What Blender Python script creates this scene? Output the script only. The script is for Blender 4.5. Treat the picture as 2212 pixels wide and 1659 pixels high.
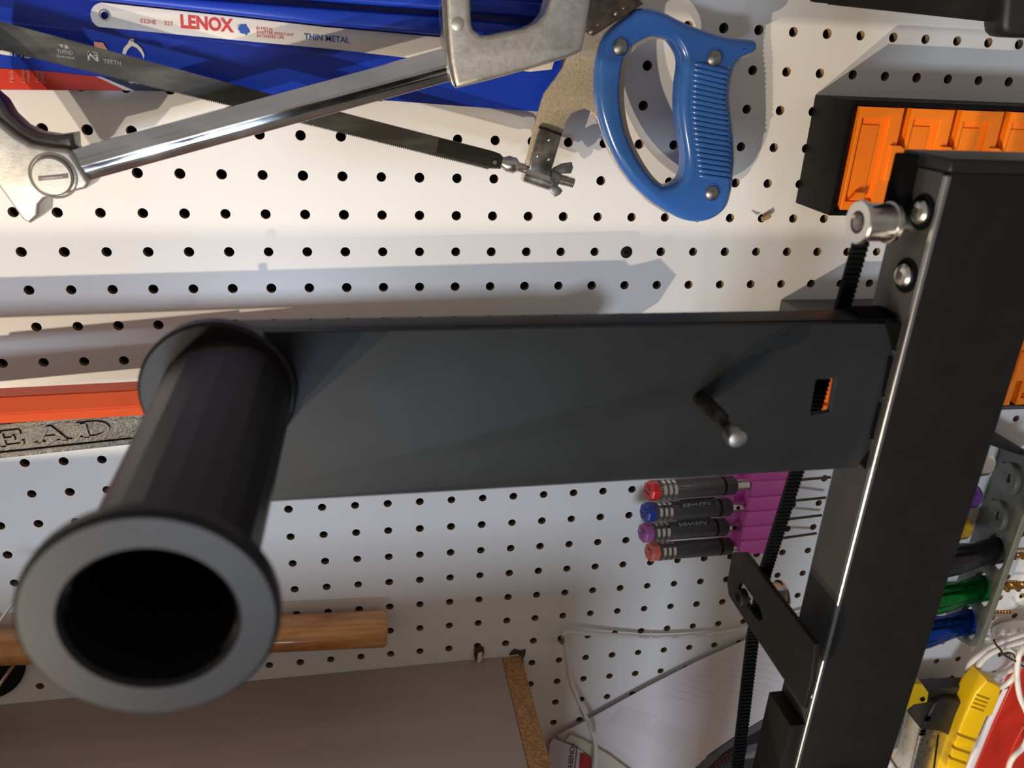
import bpy, bmesh, math, random
from mathutils import Vector, Matrix
random.seed(7)
for o in list(bpy.data.objects):
    bpy.data.objects.remove(o, do_unlink=True)
S = bpy.context.scene
COL = S.collection

# ------------------------------------------------------------------ camera
FPX, CX, CY = 1714.16, 1106.0, 829.5
RW = (Vector((0.98254964, -0.18048783, 0.04494829)),      # camera right
      Vector((-0.03074554, -0.39593241, -0.91776481)),    # camera down
      Vector((0.18344186, 0.90036752, -0.39457244)))      # camera forward
CAM = Vector((0.2129, -0.54756, 0.11157))
cd = bpy.data.cameras.new('camera')
cd.sensor_width = 36.0
cd.lens = FPX * 36.0 / 2212.0
cd.clip_start = 0.01
cd.clip_end = 50
cd.dof.use_dof = True
cd.dof.focus_distance = 0.585
cd.dof.aperture_fstop = 12.0
cam = bpy.data.objects.new('camera', cd)
COL.objects.link(cam)
r, dn, fw = RW
cam.matrix_world = Matrix(((r.x, -dn.x, -fw.x, CAM.x), (r.y, -dn.y, -fw.y, CAM.y),
                           (r.z, -dn.z, -fw.z, CAM.z), (0, 0, 0, 1)))
S.camera = cam

# ------------------------------------------------------------------ world, lights, exposure
W = bpy.data.worlds.new('room_light')
S.world = W
W.use_nodes = True
W.node_tree.nodes['Background'].inputs[0].default_value = (0.94, 0.84, 0.78, 1)
W.node_tree.nodes['Background'].inputs[1].default_value = 0.25

def bulb(name, loc, power, color, radius):
    l = bpy.data.lights.new(name, 'POINT')
    l.energy = power
    l.color = color
    l.shadow_soft_size = radius
    o = bpy.data.objects.new(name, l)
    o.location = loc
    COL.objects.link(o)
    return o

def panel(name, loc, aim, power, color, sx, sy):
    l = bpy.data.lights.new(name, 'AREA')
    l.shape = 'RECTANGLE'
    l.size = sx
    l.size_y = sy
    l.energy = power
    l.color = color
    o = bpy.data.objects.new(name, l)
    o.location = loc
    o.rotation_euler = (Vector(aim) - Vector(loc)).to_track_quat('-Z', 'Y').to_euler()
    COL.objects.link(o)
    return o

bulb('bench_bulb', (-0.78, -1.30, -0.86), 64, (1.0, 0.84, 0.64), 0.012)
bulb('bench_bulb.001', (-0.885, -1.30, -1.19), 78, (1.0, 0.84, 0.64), 0.012)
panel('window_light', (-0.05, -1.90, -0.76), (0.32, 0, -0.03), 13.5, (0.70, 0.82, 1.0), 0.40, 0.28)

vs = S.view_settings
vs.view_transform = 'Standard'
vs.look = 'None'
vs.exposure = 0.18
vs.gamma = 1.0
vs.use_curve_mapping = False

# ------------------------------------------------------------------ pixel -> place helpers
def ray(u, v):
    return RW[0] * ((u - CX) / FPX) + RW[1] * ((v - CY) / FPX) + RW[2]

class Frame:
    """a flat working plane: origin o, axes u (right), v (up), n (to the viewer)"""
    def __init__(self, o, u, v):
        self.o = Vector(o); self.u = Vector(u).normalized(); self.v = Vector(v).normalized()
        self.n = self.u.cross(self.v).normalized()
        self.v = self.n.cross(self.u)
    def px(self, a, b):
        d = ray(a, b)
        t = (self.o - CAM).dot(self.n) / d.dot(self.n)
        return CAM + d * t
    def uv(self, a, b):
        p = self.px(a, b) - self.o
        return (p.dot(self.u), p.dot(self.v))
    def at(self, a, b, n=0.0):
        return self.o + self.u * a + self.v * b + self.n * n
    def back(self, k):
        return Frame(self.o - self.n * k, self.u, self.v)

def F(d):                         # parallel to the wall, d metres in front of it
    return Frame((0, -d, 0), (1, 0, 0), (0, 0, 1))

def FX(x):                        # plane x = const, seen from the left
    return Frame((x, 0, 0), (0, -1, 0), (0, 0, 1))

def P(u, v, d=0.0):
    return F(d).px(u, v)

# ------------------------------------------------------------------ object helpers
WL = {}
def place(o, parent, wl):
    COL.objects.link(o)
    WL[o.name] = wl
    if parent is not None:
        o.parent = parent
        o.location = wl - WL[parent.name]
    else:
        o.location = wl
    return o

def fin(name, me, mat, parent=None, smooth=True, angle=0.6):
    n = len(me.vertices)
    c = Vector((0, 0, 0))
    for v in me.vertices:
        c += v.co
    c /= max(n, 1)
    me.transform(Matrix.Translation(-c))
    me.materials.clear()
    me.materials.append(mat)
    if smooth:
        for p in me.polygons:
            p.use_smooth = True
        me.set_sharp_from_angle(angle=angle)
    else:
        for p in me.polygons:
            p.use_smooth = False
    me.name = name
    return place(bpy.data.objects.new(name, me), parent, c)

def raw(name, verts, faces, mat, parent=None, smooth=True, angle=0.6, fix=True):
    me = bpy.data.meshes.new(name)
    me.from_pydata([tuple(v) for v in verts], [], faces)
    if fix:
        bm = bmesh.new(); bm.from_mesh(me)
        bmesh.ops.recalc_face_normals(bm, faces=bm.faces)
        bm.to_mesh(me); bm.free()
    me.update()
    return fin(name, me, mat, parent, smooth, angle)

def tag(o, label, cat, group=None, kind=None):
    if label: o['label'] = label
    if cat: o['category'] = cat
    if group: o['group'] = group
    if kind: o['kind'] = kind
    return o

def thing(name, loc, label, cat, group=None):
    e = bpy.data.objects.new(name, None)
    e.empty_display_size = 0.01
    place(e, None, Vector(loc))
    return tag(e, label, cat, group)

def smoothline(pts, closed=True, n=5):
    out = []
    m = len(pts)
    rng = range(m) if closed else range(m - 1)
    for i in rng:
        if closed:
            a, b, c, d = pts[i - 1], pts[i], pts[(i + 1) % m], pts[(i + 2) % m]
        else:
            a, b, c, d = pts[max(i - 1, 0)], pts[i], pts[i + 1], pts[min(i + 2, m - 1)]
        for k in range(n):
            t = k / n
            out.append(tuple(0.5 * (2 * b[j] + (c[j] - a[j]) * t + (2 * a[j] - 5 * b[j] + 4 * c[j] - d[j]) * t * t
                                    + (3 * b[j] - a[j] - 3 * c[j] + d[j]) * t ** 3) for j in range(len(b))))
    if not closed:
        out.append(tuple(pts[-1]))
    return out

def shape_mesh(loops, fr, thick, bevel=0.0, res=2):
    """closed 2D loops in frame coordinates (holes allowed) -> solid whose front lies on the frame"""
    cu = bpy.data.curves.new('tmp', 'CURVE')
    cu.dimensions = '2D'
    cu.fill_mode = 'BOTH'
    for L in loops:
        sp = cu.splines.new('POLY')
        sp.points.add(len(L) - 1)
        for p, q in zip(sp.points, L):
            p.co = (q[0], q[1], 0, 1)
        sp.use_cyclic_u = True
    cu.extrude = max(thick / 2 - bevel, 1e-5)
    if bevel:
        cu.bevel_depth = bevel
        cu.bevel_resolution = res
        cu.offset = -bevel
    ob = bpy.data.objects.new('tmp', cu)
    me = bpy.data.meshes.new_from_object(ob)
    bpy.data.objects.remove(ob)
    bpy.data.curves.remove(cu)
    c = fr.o - fr.n * (thick / 2)
    M = Matrix(((fr.u.x, fr.v.x, fr.n.x, c.x), (fr.u.y, fr.v.y, fr.n.y, c.y), (fr.u.z, fr.v.z, fr.n.z, c.z), (0, 0, 0, 1)))
    me.transform(M)
    bm = bmesh.new(); bm.from_mesh(me)
    bmesh.ops.remove_doubles(bm, verts=bm.verts, dist=1e-6)
    bmesh.ops.recalc_face_normals(bm, faces=bm.faces)
    bm.to_mesh(me); bm.free()
    return me

def shape(name, px, fr, thick, mat, parent=None, bevel=0.0, holes=(), sm=0, smooth=True, res=2, angle=0.6):
    """outline given in photo pixels, laid on the plane fr"""
    loops = []
    for L in [px] + list(holes):
        q = [fr.uv(*p) for p in L]
        if sm: q = smoothline(q, True, sm)
        loops.append(q)
    return fin(name, shape_mesh(loops, fr, thick, bevel, res), mat, parent, smooth, angle)

def shape_uv(name, loops, fr, thick, mat, parent=None, bevel=0.0, smooth=True, res=2, angle=0.6):
    return fin(name, shape_mesh(loops, fr, thick, bevel, res), mat, parent, smooth, angle)

def disc(r, n=24, cu=0, cv=0, a0=0.0):
    return [(cu + r * math.cos(a0 + 2 * math.pi * k / n), cv + r * math.sin(a0 + 2 * math.pi * k / n)) for k in range(n)]

def rrect(x0, y0, x1, y1, r, n=4):
    out = []
    for cx, cy, a in ((x1 - r, y1 - r, 0), (x0 + r, y1 - r, 90), (x0 + r, y0 + r, 180), (x1 - r, y0 + r, 270)):
        for k in range(n + 1):
            t = math.radians(a + 90 * k / n)
            out.append((cx + r * math.cos(t), cy + r * math.sin(t)))
    return out

def box(name, lo, hi, mat, parent=None, bevel=0.0, seg=2):
    bm = bmesh.new()
    bmesh.ops.create_cube(bm, size=1)
    for v in bm.verts:
        v.co = Vector([(lo[i] + hi[i]) / 2 + v.co[i] * (hi[i] - lo[i]) for i in range(3)])
    if bevel:
        bmesh.ops.bevel(bm, geom=list(bm.edges), offset=bevel, segments=seg, affect='EDGES', profile=0.6)
    bmesh.ops.recalc_face_normals(bm, faces=bm.faces)
    me = bpy.data.meshes.new(name); bm.to_mesh(me); bm.free()
    return fin(name, me, mat, parent)

def axes(d):
    d = Vector(d).normalized()
    a = Vector((0, 0, 1)) if abs(d.z) < 0.9 else Vector((1, 0, 0))
    u = d.cross(a).normalized()
    return d, u, d.cross(u)

def lathe_data(A, d, prof, n=24, flute=None, a0=0.0, up=None):
    d, u, w = axes(d)
    if up is not None:
        u = (Vector(up) - d * Vector(up).dot(d)).normalized(); w = d.cross(u)
    A = Vector(A)
    V, Fc = [], []
    for i, (t, rr) in enumerate(prof):
        for k in range(n):
            a = a0 + 2 * math.pi * k / n
            q = rr * (flute(t, a) if flute else 1)
            V.append(A + d * t + (u * math.cos(a) + w * math.sin(a)) * q)
    m = len(prof)
    for i in range(m - 1):
        for k in range(n):
            k2 = (k + 1) % n
            Fc.append((i * n + k, i * n + k2, (i + 1) * n + k2, (i + 1) * n + k))
    Fc.append(tuple(range(n)))
    Fc.append(tuple((m - 1) * n + k for k in range(n)))
    return V, Fc

def lathe(name, A, d, prof, mat, parent=None, n=24, flute=None, a0=0.0, smooth=True, angle=0.6, up=None):
    V, Fc = lathe_data(A, d, prof, n, flute, a0, up)
    return raw(name, V, Fc, mat, parent, smooth, angle)

def ring(name, A, d, prof, mat, parent=None, n=32, smooth=True, angle=0.6, a0=0.0):
    """closed profile loop revolved about an axis: a hollow body"""
    d, u, w = axes(d)
    A = Vector(A); V, Fc = [], []; m = len(prof)
    for (t, rr) in prof:
        for k in range(n):
            a = a0 + 2 * math.pi * k / n
            V.append(A + d * t + (u * math.cos(a) + w * math.sin(a)) * rr)
    for i in range(m):
        j = (i + 1) % m
        for k in range(n):
            k2 = (k + 1) % n
            Fc.append((i * n + k, i * n + k2, j * n + k2, j * n + k))
    return raw(name, V, Fc, mat, parent, smooth, angle)

def tube(name, pts, rad, mat, parent=None, n=10, sm=0, closed=False):
    pts = [tuple(p) for p in pts]
    if sm: pts = smoothline(pts, closed, sm)
    pts = [Vector(p) for p in pts]
    m = len(pts)
    V, Fc = [], []
    up = None
    for i, p in enumerate(pts):
        if closed: t = (pts[(i + 1) % m] - pts[i - 1])
        else: t = pts[min(i + 1, m - 1)] - pts[max(i - 1, 0)]
        t.normalize()
        if up is None: up = axes(t)[1]
        up = (up - t * up.dot(t)).normalized()
        w = t.cross(up)
        rr = rad[i] if isinstance(rad, (list, tuple)) else rad
        for k in range(n):
            a = 2 * math.pi * k / n
            V.append(p + (up * math.cos(a) + w * math.sin(a)) * rr)
    for i in range(m if closed else m - 1):
        j = (i + 1) % m
        for k in range(n):
            k2 = (k + 1) % n
            Fc.append((i * n + k, i * n + k2, j * n + k2, j * n + k))
    if not closed:
        Fc.append(tuple(range(n))); Fc.append(tuple((m - 1) * n + k for k in range(n)))
    return raw(name, V, Fc, mat, parent, True, 0.9)

def text(name, s, a, b, fr, mat, parent, thick=0.0001, bold=0.0, tall=None, lift=0.0002):
    """lettering whose baseline runs from pixel a to pixel b on the plane fr; tall = capital height in metres"""
    cu = bpy.data.curves.new('tmp', 'FONT')
    cu.body = s
    cu.size = 1.0
    cu.offset = bold
    cu.fill_mode = 'FRONT' if thick <= 0.0002 else 'BOTH'
    cu.extrude = 0.0
    cu.resolution_u = 3
    ob = bpy.data.objects.new('tmp', cu)
    me = bpy.data.meshes.new_from_object(ob)
    bpy.data.objects.remove(ob); bpy.data.curves.remove(cu)
    xs = [v.co.x for v in me.vertices]; ys = [v.co.y for v in me.vertices]
    x0, w, y0, h = min(xs), max(xs) - min(xs), min(ys), max(ys) - min(ys)
    A = Vector(fr.uv(*a)); B = Vector(fr.uv(*b))
    L = (B - A).length
    e = (B - A).normalized(); p = Vector((-e.y, e.x))
    sx = L / w
    sy = (tall / h) if tall else sx
    for v in me.vertices:
        q = A + e * ((v.co.x - x0) * sx) + p * ((v.co.y - y0) * sy)
        v.co = fr.at(q.x, q.y, lift)
    if thick > 0.0002:
        bm = bmesh.new(); bm.from_mesh(me)
        rr = bmesh.ops.extrude_face_region(bm, geom=bm.faces[:])
        for g in rr['geom']:
            if isinstance(g, bmesh.types.BMVert): g.co += fr.n * thick
        bmesh.ops.recalc_face_normals(bm, faces=bm.faces)
        bm.to_mesh(me); bm.free()
    return fin(name, me, mat, parent, False)

# ------------------------------------------------------------------ materials
def material(name, color, rough=0.5, metal=0.0, var=0.0, scale=40.0, bump=0.0, bscale=200.0, stretch=(1, 1, 1),
             spec=0.5, coat=0.0, color2=None, rvar=0.0, detail=4.0, thr=None, rot=(0, 0, 0)):
    m = bpy.data.materials.new(name)
    m.use_nodes = True
    nt = m.node_tree; N = nt.nodes; L = nt.links
    b = N['Principled BSDF']
    b.inputs['Base Color'].default_value = (*color, 1)
    b.inputs['Roughness'].default_value = rough
    b.inputs['Metallic'].default_value = metal
    b.inputs['Specular IOR Level'].default_value = spec
    b.inputs['Coat Weight'].default_value = coat
    b.inputs['Coat Roughness'].default_value = 0.08
    tc = N.new('ShaderNodeTexCoord'); mp = N.new('ShaderNodeMapping')
    L.new(tc.outputs['Object'], mp.inputs['Vector'])
    mp.inputs['Scale'].default_value = stretch
    mp.inputs['Rotation'].default_value = rot
    nz = N.new('ShaderNodeTexNoise')
    nz.inputs['Scale'].default_value = scale; nz.inputs['Detail'].default_value = detail
    L.new(mp.outputs[0], nz.inputs['Vector'])
    rp = N.new('ShaderNodeValToRGB')
    lo, hi = thr if thr else (0.3, 0.7)
    rp.color_ramp.elements[0].position = lo; rp.color_ramp.elements[1].position = hi
    if color2 is None:
        color2 = tuple(min(1, c * (1 + var)) for c in color)
        c1 = tuple(c * (1 - var) for c in color)
    else:
        c1 = color
    rp.color_ramp.elements[0].color = (*c1, 1); rp.color_ramp.elements[1].color = (*color2, 1)
    L.new(nz.outputs['Fac'], rp.inputs['Fac'])
    L.new(rp.outputs['Color'], b.inputs['Base Color'])
    if rvar:
        mr = N.new('ShaderNodeMapRange')
        mr.inputs['From Min'].default_value = 0.3; mr.inputs['From Max'].default_value = 0.7
        mr.inputs['To Min'].default_value = max(0.02, rough - rvar); mr.inputs['To Max'].default_value = min(1, rough + rvar)
        L.new(nz.outputs['Fac'], mr.inputs['Value']); L.new(mr.outputs[0], b.inputs['Roughness'])
    if bump:
        n2 = N.new('ShaderNodeTexNoise')
        n2.inputs['Scale'].default_value = bscale; n2.inputs['Detail'].default_value = 3
        L.new(mp.outputs[0], n2.inputs['Vector'])
        bp = N.new('ShaderNodeBump')
        bp.inputs['Strength'].default_value = bump; bp.inputs['Distance'].default_value = 0.0006
        L.new(n2.outputs['Fac'], bp.inputs['Height']); L.new(bp.outputs[0], b.inputs['Normal'])
    return m

M = {}
M['board'] = material('white_hardboard', (0.80, 0.79, 0.77), 0.32, var=0.012, scale=6, bump=0.02, bscale=90, spec=0.45)
M['floor'] = material('dark_concrete', (0.10, 0.095, 0.09), 0.7, var=0.2, scale=6)
M['farwall'] = material('grey_paint', (0.28, 0.27, 0.26), 0.8, var=0.05, scale=4)
M['fibre'] = material('brown_fibre', (0.30, 0.19, 0.09), 0.9, var=0.3, scale=300)
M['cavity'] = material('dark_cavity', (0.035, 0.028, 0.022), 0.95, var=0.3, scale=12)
M['black'] = material('black_powder_coat', (0.0095, 0.0092, 0.0085), 0.55, var=0.15, scale=60, bump=0.04, bscale=2600, spec=0.13)
M['blackarm'] = material('black_arm_coat', (0.0145, 0.0165, 0.018), 0.50, var=0.12, scale=40, bump=0.03, bscale=1800, spec=0.20)
M['coltop'] = material('grey_bare_plate', (0.032, 0.030, 0.027), 0.45, var=0.15, scale=50, bump=0.05, bscale=1500)
M['stud'] = material('dark_stud_steel', (0.055, 0.048, 0.040), 0.34, 0.8, var=0.4, scale=300)
M['edge'] = material('bright_edge_metal', (0.30, 0.30, 0.30), 0.34, 0.9, var=0.15, scale=60)
M['print_black'] = material('printed_black_plastic', (0.011, 0.010, 0.010), 0.40, var=0.1, scale=60, bump=0.05, bscale=500, spec=0.24)
M['rubber'] = material('black_rubber', (0.006, 0.006, 0.0065), 0.65, var=0.2, scale=80, spec=0.2)
M['darkhole'] = material('black_inside', (0.004, 0.004, 0.004), 0.9, spec=0.03)
M['belt'] = material('black_belt', (0.004, 0.004, 0.004), 0.7, spec=0.12)
M['steel'] = material('bright_steel', (0.62, 0.60, 0.56), 0.24, 1.0, var=0.12, scale=90, rvar=0.1)
M['zinc'] = material('dull_zinc', (0.30, 0.29, 0.27), 0.38, 1.0, var=0.35, scale=110, rvar=0.1, bump=0.05, bscale=600)
M['chrome'] = material('scuffed_chrome', (0.62, 0.66, 0.72), 0.14, 1.0, color2=(0.86, 0.88, 0.92), scale=55, rvar=0.08, stretch=(0.5, 1, 1.4), bump=0.02, bscale=150)
M['alu'] = material('cast_aluminium', (0.50, 0.47, 0.42), 0.46, 0.85, var=0.06, scale=260, rvar=0.04, bump=0.10, bscale=700)
M['alu_shaded'] = material('cast_aluminium_shaded', (0.16, 0.14, 0.12), 0.40, 1.0, var=0.2, scale=80)  # darker copy of the casting metal, shade put into the colour
M['gold'] = material('bronze_paint', (0.50, 0.43, 0.32), 0.46, 0.45, var=0.22, scale=900, bump=0.12, bscale=1200)
M['bronze'] = material('dark_bronze_steel', (0.115, 0.09, 0.065), 0.36, 0.7, var=0.4, scale=160, bump=0.05)
M['bluegrip'] = material('blue_vinyl', (0.030, 0.118, 0.40), 0.20, var=0.05, scale=30, spec=0.6, bump=0.02, bscale=120)
M['blade'] = material('worn_saw_steel', (0.055, 0.053, 0.048), 0.40, 0.6, color2=(0.15, 0.145, 0.13), scale=60, stretch=(0.35, 1, 1.6), thr=(0.45, 0.8), rot=(0, 0.26, 0))
M['bladeblack'] = material('black_saw_steel', (0.010, 0.009, 0.008), 0.40, 0.3, color2=(0.028, 0.024, 0.018), scale=60)
M['card'] = material('blue_card', (0.006, 0.045, 0.50), 0.30, var=0.05, scale=40, spec=0.5)
M['cardnavy'] = material('navy_print', (0.007, 0.014, 0.06), 0.35)
M['cardred'] = material('red_print', (0.62, 0.035, 0.015), 0.35)
M['cream'] = material('cream_print', (0.80, 0.76, 0.68), 0.4, var=0.02)
M['redink'] = material('red_ink', (0.62, 0.04, 0.04), 0.5)
M['blueink'] = material('blue_ink', (0.02, 0.09, 0.42), 0.5)
M['whiteink'] = material('white_ink', (0.78, 0.80, 0.84), 0.5)
M['fadeink'] = material('faded_ink', (0.62, 0.30, 0.26), 0.5)
M['greyink'] = material('worn_grey_ink', (0.42, 0.42, 0.41), 0.5, color2=(0.14, 0.14, 0.13), scale=300)
M['blackink'] = material('black_ink', (0.012, 0.012, 0.014), 0.5)
M['orange'] = material('orange_plastic', (0.95, 0.22, 0.006), 0.38, var=0.03, scale=50, bump=0.03, bscale=400)
M['case'] = material('black_case_plastic', (0.005, 0.005, 0.0045), 0.5, var=0.2, scale=90, bump=0.05, bscale=700, spec=0.12)
M['casegrey'] = material('grey_case_plastic', (0.075, 0.075, 0.082), 0.40, var=0.08, scale=60, bump=0.04, bscale=500)
M['redbar'] = material('orange_red_plastic', (0.82, 0.11, 0.03), 0.42, var=0.05, scale=70, bump=0.03)
M['castiron'] = material('hammered_grey_iron', (0.070, 0.064, 0.053), 0.38, 0.65, var=0.25, scale=160, bump=0.8, bscale=600)
M['wood'] = material('varnished_ash', (0.36, 0.12, 0.022), 0.22, color2=(0.74, 0.37, 0.11), scale=34, stretch=(0.5, 3, 3), detail=8, spec=0.5, coat=0.7, bump=0.05, bscale=90)
M['laminate'] = material('grey_brown_laminate', (0.42, 0.33, 0.27), 0.34, var=0.07, scale=30, stretch=(0.25, 2, 1))
M['chipboard'] = material('raw_chipboard', (0.36, 0.17, 0.06), 0.85, color2=(0.62, 0.36, 0.16), scale=420, thr=(0.4, 0.75), bump=0.3, bscale=500)
M['chip'] = material('torn_dark_fibre', (0.03, 0.018, 0.01), 0.95, color2=(0.10, 0.06, 0.03), scale=400)
M['pink'] = material('magenta_printed_plastic', (0.92, 0.20, 0.74), 0.32, var=0.06, scale=60, stretch=(1, 1, 8), bump=0.1, bscale=160, spec=0.55)
M['capred'] = material('red_cap', (0.50, 0.012, 0.015), 0.25, spec=0.6)
M['capblue'] = material('blue_cap', (0.010, 0.035, 0.30), 0.25, spec=0.6)
M['cappurple'] = material('purple_cap', (0.36, 0.08, 0.30), 0.25, spec=0.6)
M['capsalmon'] = material('salmon_cap', (0.62, 0.12, 0.085), 0.25, spec=0.6)
M['cable'] = material('white_cable', (0.74, 0.70, 0.65), 0.42, var=0.03, scale=30)
M['plug'] = material('frosted_white_plastic', (0.78, 0.70, 0.66), 0.35, var=0.03)
M['paper'] = material('thin_white_paper', (0.74, 0.68, 0.69), 0.7, var=0.015, scale=12)
M['papergrey'] = material('grey_show_through', (0.68, 0.62, 0.63), 0.7, color2=(0.72, 0.66, 0.67), scale=40)
M['slate'] = material('slate_cover', (0.13, 0.125, 0.15), 0.35, var=0.08)
M['ink_cover'] = material('dark_cover', (0.012, 0.013, 0.017), 0.3, color2=(0.03, 0.032, 0.045), scale=30)
M['dullred'] = material('dull_red_ink', (0.20, 0.03, 0.03), 0.5)
M['ivory'] = material('ivory_tape', (0.80, 0.74, 0.60), 0.45)
M['lilac'] = material('lilac_white_card', (0.78, 0.72, 0.78), 0.4)
M['redcase'] = material('red_enamel', (0.52, 0.030, 0.015), 0.30, color2=(0.36, 0.018, 0.012), scale=14, thr=(0.35, 0.8), spec=0.6)
M['yellow'] = material('yellow_plastic', (0.80, 0.50, 0.004), 0.33, var=0.05, scale=40, bump=0.02, spec=0.5)
M['toolblack'] = material('black_tool_plastic', (0.020, 0.018, 0.015), 0.45, var=0.2, scale=60)
M['toolchrome'] = material('brushed_tool_steel', (0.62, 0.61, 0.58), 0.28, 1.0, var=0.1, scale=300, rvar=0.08, bump=0.08, bscale=600)
M['grey'] = material('grey_green_plastic', (0.15, 0.155, 0.118), 0.36, var=0.08, scale=50, bump=0.06, bscale=900)
M['hgreen'] = material('green_anodised', (0.006, 0.24, 0.035), 0.20, 0.9, var=0.35, scale=420, spec=0.6)
M['hblue'] = material('blue_anodised', (0.008, 0.07, 0.46), 0.20, 0.9, var=0.3, scale=420, spec=0.6)
M['hblack'] = material('black_anodised', (0.020, 0.019, 0.020), 0.18, 0.4, var=0.4, scale=420)
M['hsilver'] = material('silver_anodised', (0.62, 0.60, 0.57), 0.28, 1.0, var=0.1)
M['hpurple'] = material('purple_anodised', (0.14, 0.04, 0.30), 0.3, 0.75, var=0.3, scale=420)
M['hyellow'] = material('gold_anodised', (0.62, 0.40, 0.02), 0.3, 0.75, var=0.3, scale=420)
M['copper'] = material('copper_brown_bit', (0.30, 0.12, 0.035), 0.30, 0.85, color2=(0.52, 0.30, 0.09), scale=160)
M['tie'] = material('black_twist_tie', (0.02, 0.018, 0.018), 0.5)
M['knurl'] = material('black_knurled_metal', (0.030, 0.030, 0.031), 0.34, 0.5)

def add_knurl(m):
    nt = m.node_tree; N = nt.nodes; L = nt.links
    tc = N.new('ShaderNodeTexCoord'); sx = N.new('ShaderNodeSeparateXYZ')
    L.new(tc.outputs['Object'], sx.inputs[0])
    def mth(op, a, b=None):
        n = N.new('ShaderNodeMath'); n.operation = op
        for i, q in enumerate((a, b)):
            if q is None: continue
            if isinstance(q, (int, float)): n.inputs[i].default_value = q
            else: L.new(q, n.inputs[i])
        return n.outputs[0]
    ang = mth('ARCTAN2', sx.outputs['Z'], sx.outputs['Y'])
    arc = mth('MULTIPLY', ang, 0.0085)
    k = 4600.0
    a = mth('SINE', mth('MULTIPLY', mth('ADD', sx.outputs['X'], arc), k))
    b = mth('SINE', mth('MULTIPLY', mth('SUBTRACT', sx.outputs['X'], arc), k))
    h = mth('MULTIPLY', a, b)
    bp = N.new('ShaderNodeBump'); bp.inputs['Strength'].default_value = 0.9; bp.inputs['Distance'].default_value = 0.0007
    L.new(h, bp.inputs['Height'])
    bs = N['Principled BSDF']
    L.new(bp.outputs[0], bs.inputs['Normal'])
    rp = N.new('ShaderNodeValToRGB')
    rp.color_ramp.elements[0].color = (0.03, 0.03, 0.031, 1); rp.color_ramp.elements[1].color = (0.42, 0.41, 0.40, 1)  # lit crests and dark grooves of the knurl put into the colour
    rp.color_ramp.elements[0].position = 0.35; rp.color_ramp.elements[1].position = 0.95
    L.new(mth('ADD', mth('MULTIPLY', h, 0.5), 0.5), rp.inputs['Fac'])
    L.new(rp.outputs[0], bs.inputs['Base Color'])
add_knurl(M['knurl'])

def clear_plastic(name, tint, refl=0.5):
    m = bpy.data.materials.new(name); m.use_nodes = True
    nt = m.node_tree; N = nt.nodes; L = nt.links
    for n in list(N):
        if n.type == 'BSDF_PRINCIPLED': N.remove(n)
    out = [n for n in N if n.type == 'OUTPUT_MATERIAL'][0]
    tr = N.new('ShaderNodeBsdfTransparent'); tr.inputs[0].default_value = (*tint, 1)
    gl = N.new('ShaderNodeBsdfGlossy'); gl.inputs['Roughness'].default_value = 0.08
    fr = N.new('ShaderNodeLayerWeight'); fr.inputs[0].default_value = 0.25
    ml = N.new('ShaderNodeMath'); ml.operation = 'MULTIPLY'; ml.inputs[1].default_value = refl * 0.5
    nz = N.new('ShaderNodeTexNoise'); nz.inputs['Scale'].default_value = 30
    bp = N.new('ShaderNodeBump'); bp.inputs['Strength'].default_value = 0.25; bp.inputs['Distance'].default_value = 0.002
    L.new(nz.outputs['Fac'], bp.inputs['Height']); L.new(bp.outputs[0], gl.inputs['Normal'])
    mx = N.new('ShaderNodeMixShader')
    L.new(fr.outputs['Facing'], ml.inputs[0]); L.new(ml.outputs[0], mx.inputs[0])
    L.new(tr.outputs[0], mx.inputs[1]); L.new(gl.outputs[0], mx.inputs[2]); L.new(mx.outputs[0], out.inputs[0])
    return m
M['clear'] = clear_plastic('clear_blister_plastic', (0.985, 0.988, 0.995), 0.4)
M['film'] = clear_plastic('clear_bag_film', (0.95, 0.95, 0.95), 0.35)

# ================================================================== THE SETTING
PITCH, HR = 0.0254, 0.00325
C0, C1, R0, R1 = -6, 42, -28, 10
def pegboard():
    V, Fc, mats = [], [], []
    n = 16
    sq = []
    for k in range(n):
        a = 2 * math.pi * (k + 0.0) / n
        c, s_ = math.cos(a), math.sin(a)
        q = max(abs(c), abs(s_))
        sq.append((c / q * PITCH / 2, s_ / q * PITCH / 2))
    rnd = random.Random(3)
    for c in range(C0, C1):
        for r_ in range(R0, R1):
            x, z = c * PITCH, r_ * PITCH
            b = len(V)
            hr = HR * rnd.uniform(0.97, 1.04)
            for k in range(n): V.append((x + sq[k][0], 0, z + sq[k][1]))
            for k in range(n):
                a = 2 * math.pi * k / n; V.append((x + hr * math.cos(a), 0, z + hr * math.sin(a)))
            for k in range(n):
                a = 2 * math.pi * k / n; V.append((x + hr * math.cos(a), 0.0048, z + hr * math.sin(a)))
            for k in range(n):
                k2 = (k + 1) % n
                Fc.append((b + k, b + k2, b + n + k2, b + n + k)); mats.append(0)
                Fc.append((b + n + k, b + n + k2, b + 2 * n + k2, b + 2 * n + k)); mats.append(1)
    me = bpy.data.meshes.new('wall_back')
    me.from_pydata(V, [], Fc)
    me.materials.append(M['board']); me.materials.append(M['fibre'])
    me.polygons.foreach_set('material_index', mats)
    me.update()
    o = bpy.data.objects.new('wall_back', me)
    place(o, None, Vector((0, 0, 0)))
    tag(o, 'white perforated pegboard wall with a square grid of round holes', None, None, 'structure')
    return o
wall = pegboard()
xa, xb, za, zb = (C0 - .5) * PITCH, (C1 - .5) * PITCH, (R0 - .5) * PITCH, (R1 - .5) * PITCH
cav = box('backing', (xa, 0.022, za), (xb, 0.030, zb), M['cavity'], wall)
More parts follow.
